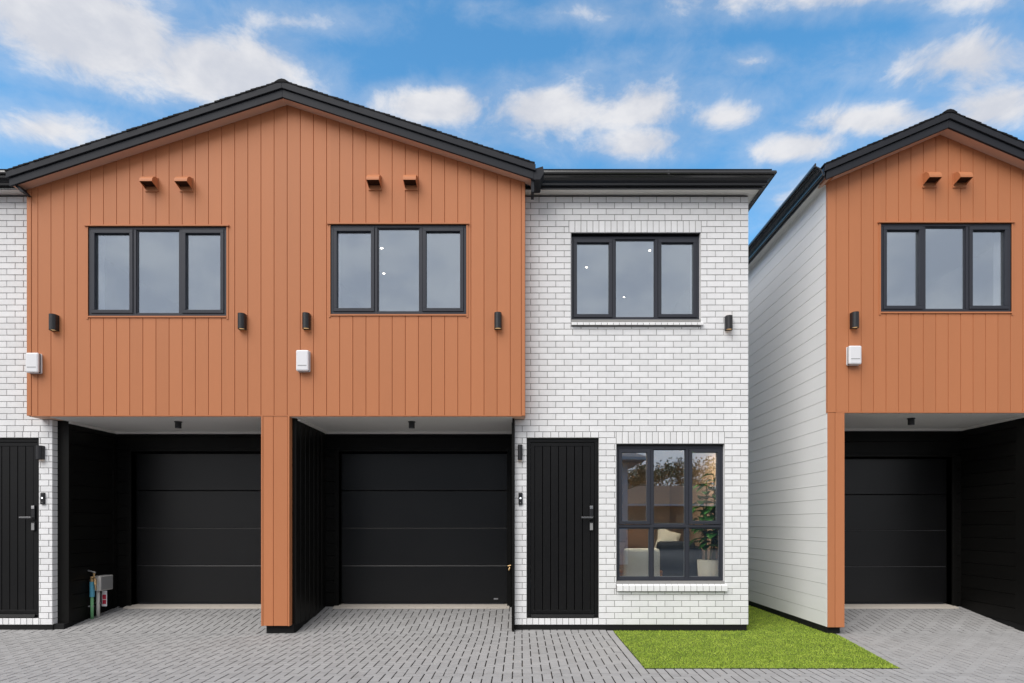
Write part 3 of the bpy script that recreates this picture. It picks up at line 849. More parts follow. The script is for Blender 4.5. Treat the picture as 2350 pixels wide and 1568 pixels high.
BRICKS.sort(key=lambda t: t[0])
lots = {}
for n, (sc, cx, cz, wd, ht, par) in enumerate(BRICKS):
    src, me = brick_mesh(wd, ht)
    jit = math.sin(cx * 91.7 + cz * 37.1) * 0.0012
    if n < 300: link('brick', me, par, loc=(cx, YB + jit, cz))
    else:
        lots.setdefault(par.name, (par, MB()))[1].add([(cx + p[0], YB + jit + p[1], cz + p[2]) for p in src.v], src.f)
for par, m in lots.values(): m.build('brick', 'white_brick', par, stuff=True)

def soldier_row(parent, rect, step, name):
    a, b, c, e = rect
    n = max(1, round((b - a) / step)); s = (b - a) / n
    for k in range(n):
        link(name, brick_mesh(round(s, 4), e - c, name)[1], parent, loc=(a + s * (k + 0.5), YB + math.sin(k * 7.7 + a) * 0.001, (c + e) / 2))
soldier_row(bw_r, sol3, 0.0862, 'soldier_brick'); soldier_row(bw_r, sol4, 0.0862, 'soldier_brick')
soldier_row(bw_r, hd_, 0.115, 'header_brick'); soldier_row(bw_r, hb_, 0.0862, 'header_brick')
soldier_row(bw_l, lh_, 0.115, 'header_brick'); soldier_row(bw_l, lhb, 0.0862, 'header_brick')

def sloped_sill(win_rect, ztop, zbot, name='sill_brick'):
    x0, x1 = win_rect[0] - 0.0, win_rect[1] + 0.03
    n = round((x1 - x0) / 0.0862); s = (x1 - x0) / n
    for k in range(n):
        a, b = x0 + k * s + 0.004, x0 + (k + 1) * s - 0.004
        MB().prism([(YB - 0.045, zbot + 0.012), (YB + 0.12, zbot + 0.045), (YB + 0.12, ztop), (YB - 0.038, ztop - 0.055), (YB - 0.043, ztop - 0.060)], a, b, 'x').build(name, 'white_brick', bw_r)
    MB().prism([(YB - 0.036, zbot + 0.02), (YB + 0.11, zbot + 0.05), (YB + 0.11, ztop - 0.006), (YB - 0.034, ztop - 0.062)], x0 + 0.003, x1 - 0.003, 'x').build('sill_mortar', 'mortar', bw_r)
sloped_sill(W3, W3[2] - 0.002, SILL3); sloped_sill(W4, W4[2] - 0.002, SILL4)
# brick reveals
for q in (W3, W4):
    r_ = MB()
    r_.box(q[0] - 0.0, q[0] + 0.004, YB + 0.012, YB + 0.11, q[2], q[3]); r_.box(q[1] - 0.004, q[1], YB + 0.012, YB + 0.11, q[2], q[3])
    r_.build('reveal', 'white_brick', bw_r)
    MB().box(q[0] + 0.004, q[1] - 0.004, YB + 0.008, YB + 0.11, q[3] - 0.006, q[3] - 0.001).build('lintel_bar', 'gutter_black', bw_r)
    MB().box(q[0] + 0.004, q[1] - 0.004, YB + 0.075, YB + 0.11, q[3] - 0.034, q[3] - 0.0065).build('head_packer', 'gutter_black', bw_r)
window(house, W3[0] + 0.0045, W3[1] - 0.0045, W3[2] + 0.006, W3[3] - 0.030, YB + 0.055, clad=False)
window(house, W4[0] + 0.0045, W4[1] - 0.0045, W4[2] + 0.006, W4[3] - 0.030, YB + 0.055, transom=PZ(1207.5, YB), clad=False)
entry_door(house, DR[0] + 0.003, DR[1] - 0.003, DR[2] + 0.002, DR[3] - 0.006, YB + 0.035)
entry_door(house, ldr[0] + 0.003, ldr[1] - 0.003, ldr[2] + 0.002, ldr[3] - 0.006, YB + 0.035)
# plinths
MB().box(BX0 + 0.004, BX1 - 0.02, YB + 0.018, YB + 0.12, -0.06, BZ - 0.002).build('plinth', 'plinth_black', house, bevel=0.004)
MB().box(LBX0, LB1 - 0.004, YB + 0.018, YB + 0.12, -0.06, BZ - 0.002).build('plinth', 'plinth_black', house, bevel=0.004)
# outer side wall of the right wing and back of the building
MB().box(BX1 - 0.006, BX1, YB + 0.02, 15.5, BZ, BTOP - 0.01).build('side_wall', 'brick_sheet', house)
MB().box(BX1 - 0.12, BX1 - 0.0065, YB + 0.111, 15.5, -0.06, BTOP - 0.02).build('side_plinth', 'plinth_black', house)
MB().box(LBX0, BX1, 15.51, 15.6, -0.06, BTOP).build('rear_wall', 'brick_sheet', house)

# eaves of the wings: packer row, soffit, fascia, gutter
SZ = BTOP + 0.028
FY = 8.37
def eave(x0, x1, corner_right):
    pk = MB(); x = x0
    k = 0
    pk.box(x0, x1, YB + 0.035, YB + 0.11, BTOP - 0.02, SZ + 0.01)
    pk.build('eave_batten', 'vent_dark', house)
    xe = x1 + (0.105 if corner_right else 0)
    MB().box(x0, xe, FY + 0.018, YB + 0.2, SZ, SZ + 0.012).build('soffit', 'white_soffit', house)
    MB().box(x0, xe + (0.018 if corner_right else 0), FY, FY + 0.018, SZ - 0.022, SZ + 0.17).build('fascia', 'gutter_black', house)
    if corner_right:
        MB().box(x1 - 0.01, xe, YB + 0.201, 15.5, SZ, SZ + 0.012).build('soffit', 'white_soffit', house)
        MB().box(xe, xe + 0.018, FY + 0.0185, 15.5, SZ - 0.022, SZ + 0.17).build('fascia', 'gutter_black', house)
    # gutter front run, mitred at the corner
    g0 = [(x0, FY - p[0], SZ + 0.005 + p[1]) for p in GUT]
    g1 = [((xe + 0.018 + p[0]) if corner_right else xe, FY - p[0], SZ + 0.005 + p[1]) for p in GUT]
    MB().loft(g0, g1).build('gutter', 'gutter_black', house)
    if corner_right:
        h1 = [(xe + 0.018 + p[0], 15.5, SZ + 0.005 + p[1]) for p in GUT]
        MB().loft(g1, h1).build('gutter', 'gutter_black', house)
        MB().box(2.02, 2.045, FY - 0.142, FY - 0.11, SZ + 0.10, SZ + 0.162).build('gutter_joiner', 'gutter_black', house, bevel=0.004)
    # roof of the wing rising behind the gutter
    RZ = SZ + 0.17; rt = 0.04
    xr = xe if corner_right else xe
    r_ = MB()
    if corner_right:
        r_.add([(x0 - 0.3, FY - 0.06, RZ), (xr + 0.06, FY - 0.06, RZ), (x0 - 0.3, 11.7, RZ + 1.1), (x0, 11.7, RZ + 1.1), (xr + 0.06, 15.5, RZ), (x0 - 0.3, 15.5, RZ)],
               [(0, 1, 3, 2), (1, 4, 3), (2, 3, 4, 5)])
    else:
        r_.add([(x0, FY - 0.06, RZ), (xr + 0.3, FY - 0.06, RZ), (xr + 0.3, 11.7, RZ + 1.1), (x0, 11.7, RZ + 1.1), (xr + 0.3, 15.5, RZ), (x0, 15.5, RZ)],
               [(0, 1, 2, 3), (3, 2, 4, 5)])
    r_.build('roof', 'roof_tile', house)
    MB().box(x0 + 0.12, xe + (0.10 if corner_right else 0), FY - 0.128, FY + 0.05, SZ + 0.170, SZ + 0.183).build('roof_tile_edge', 'roof_tile', house)
eave(OX1 + 0.004, BX1, True)
eave(LBX0, OX0 - 0.004, False)
# little cap where the barge meets the gutter
MB().prism([(PX(1222, YF), PZ(388, YF)), (PX(1246, YF), PZ(381, YF)), (PX(1249, YF), PZ(396, YF)), (PX(1240, YF), PZ(412, YF)), (PX(1224, YF), PZ(412, YF))], YF + 0.005, FY + 0.1).build('gutter_stop_end', 'charcoal_steel', house, bevel=0.004)
MB().prism([(PX(1219, YF), PZ(437, YF)), (PX(1226, YF), PZ(437, YF)), (PX(1226, YF), PZ(384, YF)), (PX(1219, YF), PZ(386, YF))], YF + 0.034, FY - 0.002).build('barge_return', 'charcoal_steel', house)
MB().prism([(PX(8, YF), PZ(400, YF)), (PX(16, YF), PZ(400, YF)), (PX(50, YF), PZ(437, YF)), (PX(42, YF), PZ(437, YF))], YF + 0.034, FY - 0.002).build('barge_return', 'charcoal_steel', house)

# rooms behind the glass
room(house, OX0 + 0.15, GX - 0.05, YO + 0.135, 12.2, OB + 0.25, 5.80, hole=W1)
room(house, GX + 0.05, OX1 - 0.13, YO + 0.135, 12.2, OB + 0.25, 5.80, hole=W2)
room(house, OX1 + 0.2, BX1 - 0.2, YB + 0.14, 12.6, OB + 0.25, 5.85, hole=W3)
room(house, DR[1] + 0.12, BX1 - 0.2, YB + 0.14, 12.3, 0.26, 2.80, wall='room_beige', ceil='room_white', hole=W4)

# ================================================================== the single house on the right
h2 = empty('townhouse', (5.8, YO, 0), 'narrow terracotta gabled house with grey-white weatherboard side beside the lawn', 'house')
AX, AZ, AS = PX(2177.8, YF), PZ(292.4, YF), 0.424
HX0, HX1 = PX(1899.5, YO), 7.37
HB = PZ(947, YO)
W5 = (PX(2021, YO), PX(2320.5, YO), PZ(716, YO), PZ(513.5, YO))
def soff2(x): return AZ + 0.012 - AS * abs(x - AX)
APEX[0] = AX
sh = MB()
for (a, b, c, e) in cut_rects((HX0 + 0.02, HX1 - 0.004, HB + 0.02, 5.9), [(W5[0] - 0.01, W5[1] + 0.01, W5[2] - 0.01, W5[3] + 0.01)]): sh.box(a, b, YO + 0.0165, YO + 0.12, c, e)
sh.prism([(HX0 + 0.02, 5.901), (HX1 - 0.004, 5.901), (HX1 - 0.004, soff2(HX1) + 0.02), (AX, soff2(AX) + 0.02), (HX0 + 0.02, soff2(HX0) + 0.02)], YO + 0.0165, YO + 0.12)
gb2 = sh.build('gable_wall', 'terracotta_paint', h2)
boards_vertical(gb2, HX0 + 0.115, HX1, HB + 0.012, soff2, [(W5[0] - 0.002, W5[1] + 0.002, W5[2] - 0.003, W5[3] + 0.004)], YO, 'terracotta_paint', first=PX(1948, YO), width=0.1725)
MB().prism([(HX0, HB + 0.0), (HX0 + 0.113, HB + 0.0), (HX0 + 0.113, soff2(HX0 + 0.113)), (HX0, soff2(HX0))], YO - 0.003, YO + 0.05).build('corner_trim', 'terracotta_paint', gb2, bevel=0.003)
MB().box(HX0 + 0.114, HX1, YO - 0.004, YO + 0.03, HB - 0.004, HB + 0.010).build('drip_flashing', 'terracotta_paint', gb2)
window(h2, *W5, YO + 0.004)
gable(h2, AX, AZ, PX(1896.5, YF), 2 * AX - PX(1896.5, YF), AS, YF, 15.5)
# pillar
p2a, p2b = HX0, PX(1938, YO)
pl2 = MB().box(p2a + 0.02, p2b - 0.006, YO + 0.014, YO + 0.25, 0.13, HB - 0.005).build('pillar', 'terracotta_paint', h2)
pb2 = PZ(1440, YO)
for (a, b) in ((p2a, p2a + 0.10), (p2a + 0.104, p2b)):
    MB().box(a, b, YO - 0.004, YO + 0.0135, pb2, HB - 0.005).build('board', 'terracotta_paint', pl2, bevel=0.004)
MB().box(p2b - 0.0055, p2b, YO + 0.014, YO + 0.12, pb2, HB - 0.005).build('side_cladding', 'terracotta_paint', pl2)
MB().box(p2b - 0.0055, p2b - 0.001, YO + 0.1205, YG, 0.10, HB - 0.005).build('carport_wall', 'black_board', h2)
MB().box(HX0 + 0.02, p2b - 0.03, YO + 0.06, YG + 0.2, -0.06, 0.128).build('plinth', 'plinth_black', h2, bevel=0.005)
# weatherboard side wall, one board per object
sw = MB().box(HX0 + 0.015, HX0 + 0.12, YO + 0.26, 15.5, 0.13, soff2(HX0)).build('weatherboard_wall', 'white_board', h2)
z = pb2; stp = 0.198
while z < soff2(HX0) - 0.02:
    zt = min(z + stp, soff2(HX0))
    MB().loft([(HX0 + 0.0149, YO + 0.014, z), (HX0 + 0.0149, 15.5, z), (HX0 + 0.0149, 15.5, zt), (HX0 + 0.0149, YO + 0.014, zt)],
              [(HX0 + 0.005, YO + 0.051, z + 0.001), (HX0 + 0.005, 15.5, z + 0.001), (HX0 + 0.007, 15.5, zt - 0.004), (HX0 + 0.007, YO + 0.051, zt - 0.004)]).build('board', 'white_board', sw)
    z = zt
MB().box(HX0 + 0.03, HX0 + 0.11, YO + 0.12, 15.5, -0.06, 0.12).build('side_plinth', 'plinth_black', h2)
# side gutter
gx, gz = PX(1893, YF), soff2(HX0) - 0.005
A_ = [(gx - p[0], YF + 0.0, gz + p[1] * 1.05) for p in GUT]; B_ = [(gx - p[0], 15.5, gz + p[1] * 1.05) for p in GUT]
MB().loft(A_, B_).build('gutter', 'gutter_black', h2)
MB().box(gx + 0.0, gx + 0.016, YF + 0.031, 15.5, gz - 0.02, gz + 0.16).build('fascia', 'gutter_black', h2)
MB().box(gx + 0.0165, HX0 + 0.01, YF + 0.05, YO + 0.05, gz - 0.006, gz + 0.004).build('soffit', 'terracotta_paint', h2)
MB().box(gx + 0.0165, HX0 + 0.01, YO + 0.0505, 15.5, gz - 0.004, gz + 0.006).build('soffit', 'white_soffit', h2)
# carport of the single house
RW2 = 7.12
c = MB().box(p2b - 0.005, RW2, YO + 0.031, YG + 0.03, HB - 0.012, HB - 0.003).build('carport_ceiling', 'white_soffit', h2)
MB().box(p2b - 0.005, RW2, YG - 0.045, YG - 0.001, HB - 0.045, HB - 0.0125).build('cornice', 'white_soffit', c)
MB().box(RW2 - 0.05, RW2 - 0.015, YO + 0.12, YG - 0.046, HB - 0.045, HB - 0.0125).build('cornice', 'white_soffit', c)
w2 = MB().box(RW2, RW2 + 0.15, YO + 0.06, YG + 0.1, 0.12, HB - 0.004).build('carport_wall', 'black_board', h2)
boards_horizontal(w2, 'y', RW2, YO + 0.30, YG, 0.12, HB - 0.05, 'black_board', 0.2, face=-1)
MB().box(RW2 - 0.022, RW2, YO + 0.06, YO + 0.298, 0.12, HB - 0.014).build('corner_trim', 'black_board', w2)
MB().box(RW2 - 0.004, RW2 + 0.14, YO + 0.09, YG + 0.05, -0.06, 0.118).build('plinth', 'plinth_black', h2)
g2 = (PX(2165, YG + 0.13) - 2.4, PX(2165, YG + 0.13))
dz0, dz1 = PZ(1383, YG + 0.13), PZ(1052, YG + 0.13)
carport_back(h2, p2b - 0.001, RW2, g2[0], g2[1], dz0, dz1, HB - 0.014)
garage(h2, g2[0], g2[1], dz0, dz1, YG + 0.13)
room(h2, HX0 + 0.3, HX1 - 0.1, YO + 0.135, 12.2, HB + 0.25, 5.80, hole=W5)

# brick wing carrying on past the narrow house
mw = MB().box(7.29, 10.4, YB + 0.0065, YB + 0.11, BZ, BTOP).build('brick_wall', 'mortar', h2)
rb = MB()
for n in range(NC):
    x = 7.29 - (0.12 if n % 2 else 0.0)
    while x < 10.4:
        a, b = max(x, 7.29), min(x + BL_, 10.4)
        if b - a > 0.03:
            src = brick_mesh(b - a, CH)[0]
            rb.add([((a + b) / 2 + p[0], YB + p[1], course(n) + CH / 2 + p[2]) for p in src.v], src.f)
        x += BL_
rb.build('brick', 'white_brick', mw, stuff=True)
MB().box(7.29, 10.4, YB + 0.018, YB + 0.12, -0.06, BZ - 0.002).build('plinth', 'plinth_black', h2)
MB().box(7.38, 10.5, FY + 0.018, YB + 0.2, SZ, SZ + 0.012).build('soffit', 'white_soffit', h2)
MB().box(7.38, 10.5, FY, FY + 0.018, SZ - 0.022, SZ + 0.17).build('fascia', 'gutter_black', h2)
MB().loft([(7.56, FY - p[0], SZ + 0.005 + p[1]) for p in GUT], [(10.5, FY - p[0], SZ + 0.005 + p[1]) for p in GUT]).build('gutter', 'gutter_black', h2)
MB().add([(7.38, FY, SZ + 0.18), (10.5, FY, SZ + 0.18), (10.5, 15.5, SZ + 1.6), (7.38, 15.5, SZ + 1.6)], [(0, 1, 2, 3)]).build('roof', 'roof_tile', h2)
MB().box(10.28, 10.4, YB + 0.111, 15.5, -0.06, BTOP).build('side_wall', 'brick_sheet', h2)

# ================================================================== fittings
def wall_vent(u, v0, v1, label):
    y = YO
    cx, zt, zb = PX(u, y), PZ(v0, y), PZ(v1, y)
    v = empty('wall_vent', (cx, y, zb), label, 'vent', 'hooded vents high on the terracotta walls')
    MB().box(cx - 0.092, cx + 0.092, y - 0.012, y + 0.002, zb, zt).build('back_plate', 'terracotta_paint', v, bevel=0.003)
    dpt, zl = 0.135, zb + 0.070
    n = 9
    arc = [(y - 0.012 - dpt * math.sin(k / (n - 1) * math.pi / 2), zl + (zt - 0.012 - zl) * math.cos(k / (n - 1) * math.pi / 2)) for k in range(n)]
    inn = [(y - 0.012 - (dpt - 0.006) * math.sin(k / (n - 1) * math.pi / 2), zl + (zt - 0.018 - zl) * math.cos(k / (n - 1) * math.pi / 2)) for k in range(n)]
    MB().prism(arc + inn[::-1], cx - 0.082, cx + 0.082, 'x').build('hood', 'terracotta_paint', v)
    for s in (-1, 1):
        ck = arc + [(y - 0.012, zl - 0.035)]
        a = cx + s * 0.082
        MB().prism(ck, min(a, a + s * 0.005), max(a, a + s * 0.005), 'x').build('cheek', 'terracotta_paint', v)
    MB().box(cx - 0.078, cx + 0.078, y - 0.138, y - 0.014, zl - 0.002, zl + 0.004).build('grille', 'vent_dark', v)
wall_vent(349, 409, 441, 'leftmost hooded vent above the left window of the wide gable')
wall_vent(428, 409, 441, 'second hooded vent from the left on the wide gable')
wall_vent(861, 405, 438, 'third hooded vent from the left on the wide gable')
wall_vent(944, 405, 438, 'rightmost hooded vent on the wide gable, nearest the brick wing')
wall_vent(2131, 398, 432, 'left hooded vent on the narrow house with weatherboard side')
wall_vent(2201, 398, 432, 'right hooded vent on the narrow house with weatherboard side')

def wall_light(u, v0, v1, y, label, updown=True, half=0.05, dep=0.095):
    cx, zt, zb = PX(u, y), PZ(v0, y), PZ(v1, y)
    L = empty('wall_light', (cx, y, zb), label, 'wall light', 'black wall lights')
    n = 12
    prof = [(cx - half, y - 0.001), ] + [(cx - half * math.cos(k / n * math.pi), y - 0.045 - (dep - 0.045) * math.sin(k / n * math.pi)) for k in range(n + 1)] + [(cx + half, y - 0.001)]
    m = MB()
    inner = [(cx + (p[0] - cx) * 0.86, y - 0.006 + (p[1] - y + 0.006) * 0.88) for p in prof]
    nn = len(prof)
    m.add([(p[0], p[1], z_) for z_ in (zb, zt) for p in prof] + [(p[0], p[1], z_) for z_ in (zb, zt) for p in inner],
          [(i, (i + 1) % nn, nn + (i + 1) % nn, nn + i) for i in range(nn)] +
          [(2 * nn + (i + 1) % nn, 2 * nn + i, 3 * nn + i, 3 * nn + (i + 1) % nn) for i in range(nn)] +
          [((i + 1) % nn, i, 2 * nn + i, 2 * nn + (i + 1) % nn) for i in range(nn)] +
          [(nn + i, nn + (i + 1) % nn, 3 * nn + (i + 1) % nn, 3 * nn + i) for i in range(nn)])
    m.build('lamp_body', 'black_plastic', L)
    MB().prism([(p[0], p[1]) for p in inner], zb + 0.014, zb + 0.016, 'z').build('lamp_lens', 'lamp_warm', L)
    if updown: MB().prism([(p[0], p[1]) for p in inner], zt - 0.016, zt - 0.014, 'z').build('lamp_lens', 'lamp_warm', L)
    return L
wall_light(128, 725, 761, YO, 'wall light near the left corner of the terracotta gable, above the leftmost white box')
wall_light(558, 723, 758, YO, 'wall light just right of the left window on the terracotta gable')
wall_light(705, 722, 757, YO, 'wall light above the white box at the middle of the terracotta gable')
wall_light(1143, 721, 757, YO, 'wall light at the right end of the terracotta gable, beside the brick wing')
wall_light(1670.5, 728, 759, YB, 'wall light high on the white brick, right of the upstairs window')
wall_light(1958, 720, 755, YO, 'wall light on the narrow house above its white box')
wall_light(1193.5, 1022, 1056, YB, 'slim wall light on the brick beside the right front door', False, 0.033, 0.08)
wall_light(96, 1024, 1055, YB, 'wall light on the brick beside the left front door', False, 0.045, 0.08)

def door_bell(u, v0, v1, label):
    y = YB; cx, zt, zb = PX(u, y), PZ(v0, y), PZ(v1, y)
    b = empty('doorbell', (cx, y, zb), label, 'doorbell', 'black video doorbells')
    MB().box(cx - 0.029, cx + 0.029, y - 0.028, y + 0.002, zb, zt).build('doorbell_body', 'black_plastic', b, bevel=0.008)
    MB().tube([(cx, y - 0.0285, (zt + zb) / 2 + 0.008), (cx, y - 0.031, (zt + zb) / 2 + 0.008)], 0.011, 14).build('button', 'led_dot', b)
    MB().tube([(cx, y - 0.0285, zb + 0.03), (cx, y - 0.031, zb + 0.03)], 0.006, 12).build('sensor', 'grey_plastic', b)
    MB().tube([(cx, y - 0.0285, zt - 0.035), (cx, y - 0.032, zt - 0.035)], 0.012, 14).build('camera_eye', 'dark_pane', b)
door_bell(1194.5, 1131, 1159, 'doorbell on the brick beside the right front door')
door_bell(100, 1131, 1158, 'doorbell on the brick beside the left front door')

def wall_box(u, v0, v1, label):
    y = YO; cx, zt, zb = PX(u, y), PZ(v0, y), PZ(v1, y)
    b = empty('utility_box', (cx, y, zb), label, 'utility box', 'white rounded wall boxes')
    MB().box(cx - 0.088, cx + 0.088, y - 0.030, y + 0.002, zb, zt).build('base', 'white_plastic', b, bevel=0.018)
    MB().box(cx - 0.080, cx + 0.080, y - 0.046, y - 0.0305, zb + 0.006, zt - 0.006).build('shadow_gap', 'black_plastic', b)
    MB().box(cx - 0.088, cx + 0.088, y - 0.088, y - 0.0465, zb, zt).build('cover', 'white_plastic', b, bevel=0.02)
    MB().box(cx - 0.062, cx + 0.062, y - 0.0905, y - 0.0885, zb + 0.072, zb + 0.080).build('slot', 'grey_plastic', b)
wall_box(84, 813, 859, 'white rounded box at the left corner of the terracotta gable, by the brick')
wall_box(698.5, 807, 855, 'white rounded box at the middle of the terracotta gable, below a wall light')
wall_box(1955.5, 797, 840, 'white rounded box on the narrow house, left of its garage opening')

def ceiling_spot(u, zc_, label):
    y = 8.68; cx = PX(u, y)
    s = empty('ceiling_light', (cx, y, zc_), label, 'ceiling light', 'black cylinder lights under the carports')
    MB().tube([(cx, y, zc_), (cx, y, zc_ - 0.012)], 0.052, 20).build('mount', 'black_plastic', s)
    MB().tube([(cx, y, zc_ - 0.012), (cx, y, zc_ - 0.095)], 0.043, 20).build('shade', 'black_plastic', s)
    MB().tube([(cx, y, zc_ - 0.0955), (cx, y, zc_ - 0.098)], 0.030, 16).build('lens', 'grey_plastic', s)
ceiling_spot(409, OB - 0.0125, 'black cylinder light under the left carport ceiling')
ceiling_spot(945, OB - 0.0125, 'black cylinder light under the middle carport ceiling')
ceiling_spot(2091, HB - 0.0125, 'black cylinder light under the right carport ceiling')

# water pipe with tap, cable box on its conduit, and its tag
px_, py_ = LWX + 0.065, 9.06
wp = empty('water_pipe', (px_, py_, ground_z(py_)), 'green and blue water pipe with brass tap in the left carport', 'water pipe')
gz_ = ground_z(py_)
MB().tube([(px_, py_, gz_ - 0.02), (px_, py_, gz_ + 0.33)], 0.022, 12).build('pipe', 'green_pipe', wp, smooth=True)
MB().tube([(px_, py_, gz_ + 0.331), (px_, py_, gz_ + 0.56)], [0.032, 0.032], 14).build('pipe_sleeve', 'blue_pipe', wp)
bt_ = MB().tube([(px_, py_, gz_ + 0.561), (px_, py_, gz_ + 0.64)], 0.026, 12)
bt_.tube([(px_, py_, gz_ + 0.62), (px_ + 0.06, py_ - 0.02, gz_ + 0.60), (px_ + 0.075, py_ - 0.03, gz_ + 0.52)], [0.02, 0.018, 0.02], 10)
bt_.tube([(px_ + 0.03, py_, gz_ + 0.63), (px_ + 0.03, py_, gz_ + 0.72)], 0.016, 10)
bt_.build('tap', 'brass', wp)
MB().tube([(px_ - 0.07, py_ - 0.01, gz_ + 0.735), (px_ + 0.06, py_ - 0.01, gz_ + 0.70)], [0.016, 0.012], 8).build('tap_handle', 'steel', wp)
MB().tube([(px_ + 0.07, py_ - 0.03, gz_ + 0.52), (px_ + 0.085, py_ - 0.035, gz_ + 0.44)], 0.013, 8).build('tap_spout', 'brass', wp)
MB().box(LWX + 0.014, px_ + 0.022, py_ - 0.012, py_ + 0.012, gz_ + 0.18, gz_ + 0.20).build('pipe_clip', 'grey_plastic', wp)
bx = empty('cable_box', (LWX + 0.08, 9.25, ground_z(9.25)), 'pale plastic cable box on a grey conduit in the left carport', 'cable box')
MB().box(LWX + 0.0145, LWX + 0.155, 9.11, 9.40, PZ(1357, 9.1), PZ(1323, 9.1)).build('box_body', 'beige_plastic', bx, bevel=0.012)
MB().box(LWX + 0.1555, LWX + 0.160, 9.125, 9.385, PZ(1355, 9.1), PZ(1325, 9.1)).build('box_lid', 'grey_plastic', bx, bevel=0.002)
cyl = (LWX + 0.085, 9.16)
MB().tube([(cyl[0], cyl[1], ground_z(9.16) - 0.02), (cyl[0], cyl[1], PZ(1357, 9.1) - 0.001)], 0.026, 14).build('conduit', 'beige_plastic', bx, smooth=True)
MB().box(LWX + 0.014, cyl[0] + 0.030, 9.145, 9.175, ground_z(9.16) + 0.20, ground_z(9.16) + 0.215).build('conduit_clip', 'steel', bx)
tg = empty('warning_tag', (LWX + 0.12, 9.24, 0.25), 'white tag with red print hanging by the cable box conduit', 'tag')
MB().box(LWX + 0.085, LWX + 0.165, 9.240, 9.243, 0.26, 0.50).build('tag_card', 'white_plastic', tg)
MB().box(LWX + 0.097, LWX + 0.153, 9.2375, 9.2395, 0.37, 0.44).build('tag_print', 'red_print', tg)
MB().box(LWX + 0.097, LWX + 0.153, 9.2375, 9.2395, 0.295, 0.36).build('tag_print', 'red_print', tg)
MB().tube([(LWX + 0.02, 9.242, 0.52), (LWX + 0.125, 9.242, 0.497)], 0.003, 6).build('tag_tie', 'black_plastic', tg)
# small garden tap on the right carport wall
gt = empty('garden_tap', (-0.20, YG - 0.02, 0.80), 'small copper-coloured tap on the black wall right of the middle garage door', 'tap')
tz_ = PZ(1303, YG)
MB().tube([(-0.185, YG - 0.001, tz_), (-0.185, YG - 0.07, tz_), (-0.195, YG - 0.09, tz_ - 0.04)], [0.016, 0.016, 0.014], 10).build('tap_spout', 'brass', gt)
MB().tube([(-0.215, YG - 0.05, tz_ + 0.03), (-0.165, YG - 0.05, tz_ + 0.04)], 0.010, 8).build('tap_handle', 'brass', gt)

# ceiling downlights upstairs
def downlight(u, v, zc_, label):
    Y = (zc_ - EYE) * FPX / (CV - v); X = PX(u, Y)
    d_ = empty('downlight', (X, Y, zc_), label, 'downlight', 'lit downlights in upstairs ceilings')
    MB().tube([(X, Y, zc_ + 0.0005), (X, Y, zc_ - 0.006)], 0.030, 18).build('rim', 'white_plastic', d_)
    MB().tube([(X, Y, zc_ - 0.0065), (X, Y, zc_ - 0.009)], 0.019, 18).build('lamp_disc', 'downlight_glow', d_)
downlight(1346, 613, 5.85, 'lit downlight seen in the left pane of the upstairs brick-wall window')
downlight(1491, 574, 5.85, 'lit downlight seen high in the middle pane of the upstairs brick-wall window')
downlight(1432, 681, 5.85, 'lit downlight seen low in the middle pane of the upstairs brick-wall window')
downlight(876, 569, 5.80, 'upper lit downlight in the right window of the wide gable')
downlight(881, 627, 5.80, 'lower lit downlight in the right window of the wide gable')

emit_mat('added_room_glow', (1.0, 0.84, 0.64), 420)  # added lamps out of view, put in to brighten the living room
for k, (X, Y) in enumerate(((1.65, 9.2), (2.55, 9.2))):
    d_ = empty('downlight', (X, Y, 2.8), ('left' if k == 0 else 'right') + ' added unseen lamp brightening the living room, in the ceiling just inside the ground floor window', 'downlight', 'added living room fill lamps')  # added unseen fill lamp, sharing the name of the upstairs downlights
    MB().tube([(X, Y, 2.8005), (X, Y, 2.794)], 0.06, 18).build('rim', 'white_plastic', d_)
    MB().tube([(X, Y, 2.7935), (X, Y, 2.791)], 0.05, 18).build('lamp_disc', 'added_room_glow', d_)

# ------------------------------------------------------------------ living room seen through the ground floor window
FZ = 0.26
ch = empty('armchair', (1.86, 9.15, FZ), 'cream armchair with its back to the ground floor window', 'armchair')
ya = 8.98
MB().box(PX(1433, ya), PX(1516, ya), ya, ya + 0.13, FZ + 0.22, PZ(1259, ya)).build('backrest', 'cream_fabric', ch, bevel=0.045)
MB().box(PX(1440, ya), PX(1510, ya), ya + 0.131, ya + 0.6, FZ + 0.22, FZ + 0.42).build('seat', 'cream_fabric', ch, bevel=0.04)
for sx in (PX(1428, ya), PX(1521, ya)):
    MB().box(sx - 0.025, sx + 0.025, ya + 0.10, ya + 0.62, FZ + 0.52, FZ + 0.56).build('armrest', 'wood_leg', ch, bevel=0.01)
    for yy in (ya + 0.12, ya + 0.58):
        MB().tube([(sx, yy, FZ), (sx, yy, FZ + 0.52)], [0.016, 0.022], 10).build('leg', 'wood_leg', ch)
sf = empty('sofa', (2.5, 10.4, FZ), 'dark slate sofa inside the ground floor window, behind the cream armchair', 'sofa')
ys = 9.75
MB().box(PX(1512, ys), PX(1598, ys), ys, ys + 0.24, FZ + 0.05, PZ(1243, ys)).build('armrest', 'slate_fabric', sf, bevel=0.06)
MB().box(PX(1505, ys), PX(1592, ys), ys + 0.241, ys + 2.0, FZ + 0.05, FZ + 0.46).build('seat', 'slate_fabric', sf, bevel=0.05)
MB().box(PX(1592, ys) + 0.002, PX(1592, ys) + 0.22, ys + 0.241, ys + 2.0, FZ + 0.05, FZ + 0.90).build('backrest', 'slate_fabric', sf, bevel=0.06)
for k, (a, b) in enumerate(((PX(1520, ys), ys + 0.1), (PX(1586, ys), ys + 0.1), (PX(1520, ys), ys + 1.8), (PX(1586, ys), ys + 1.8))):
    MB().tube([(a, b, FZ), (a, b, FZ + 0.05)], 0.02, 8).build('leg', 'wood_leg', sf)
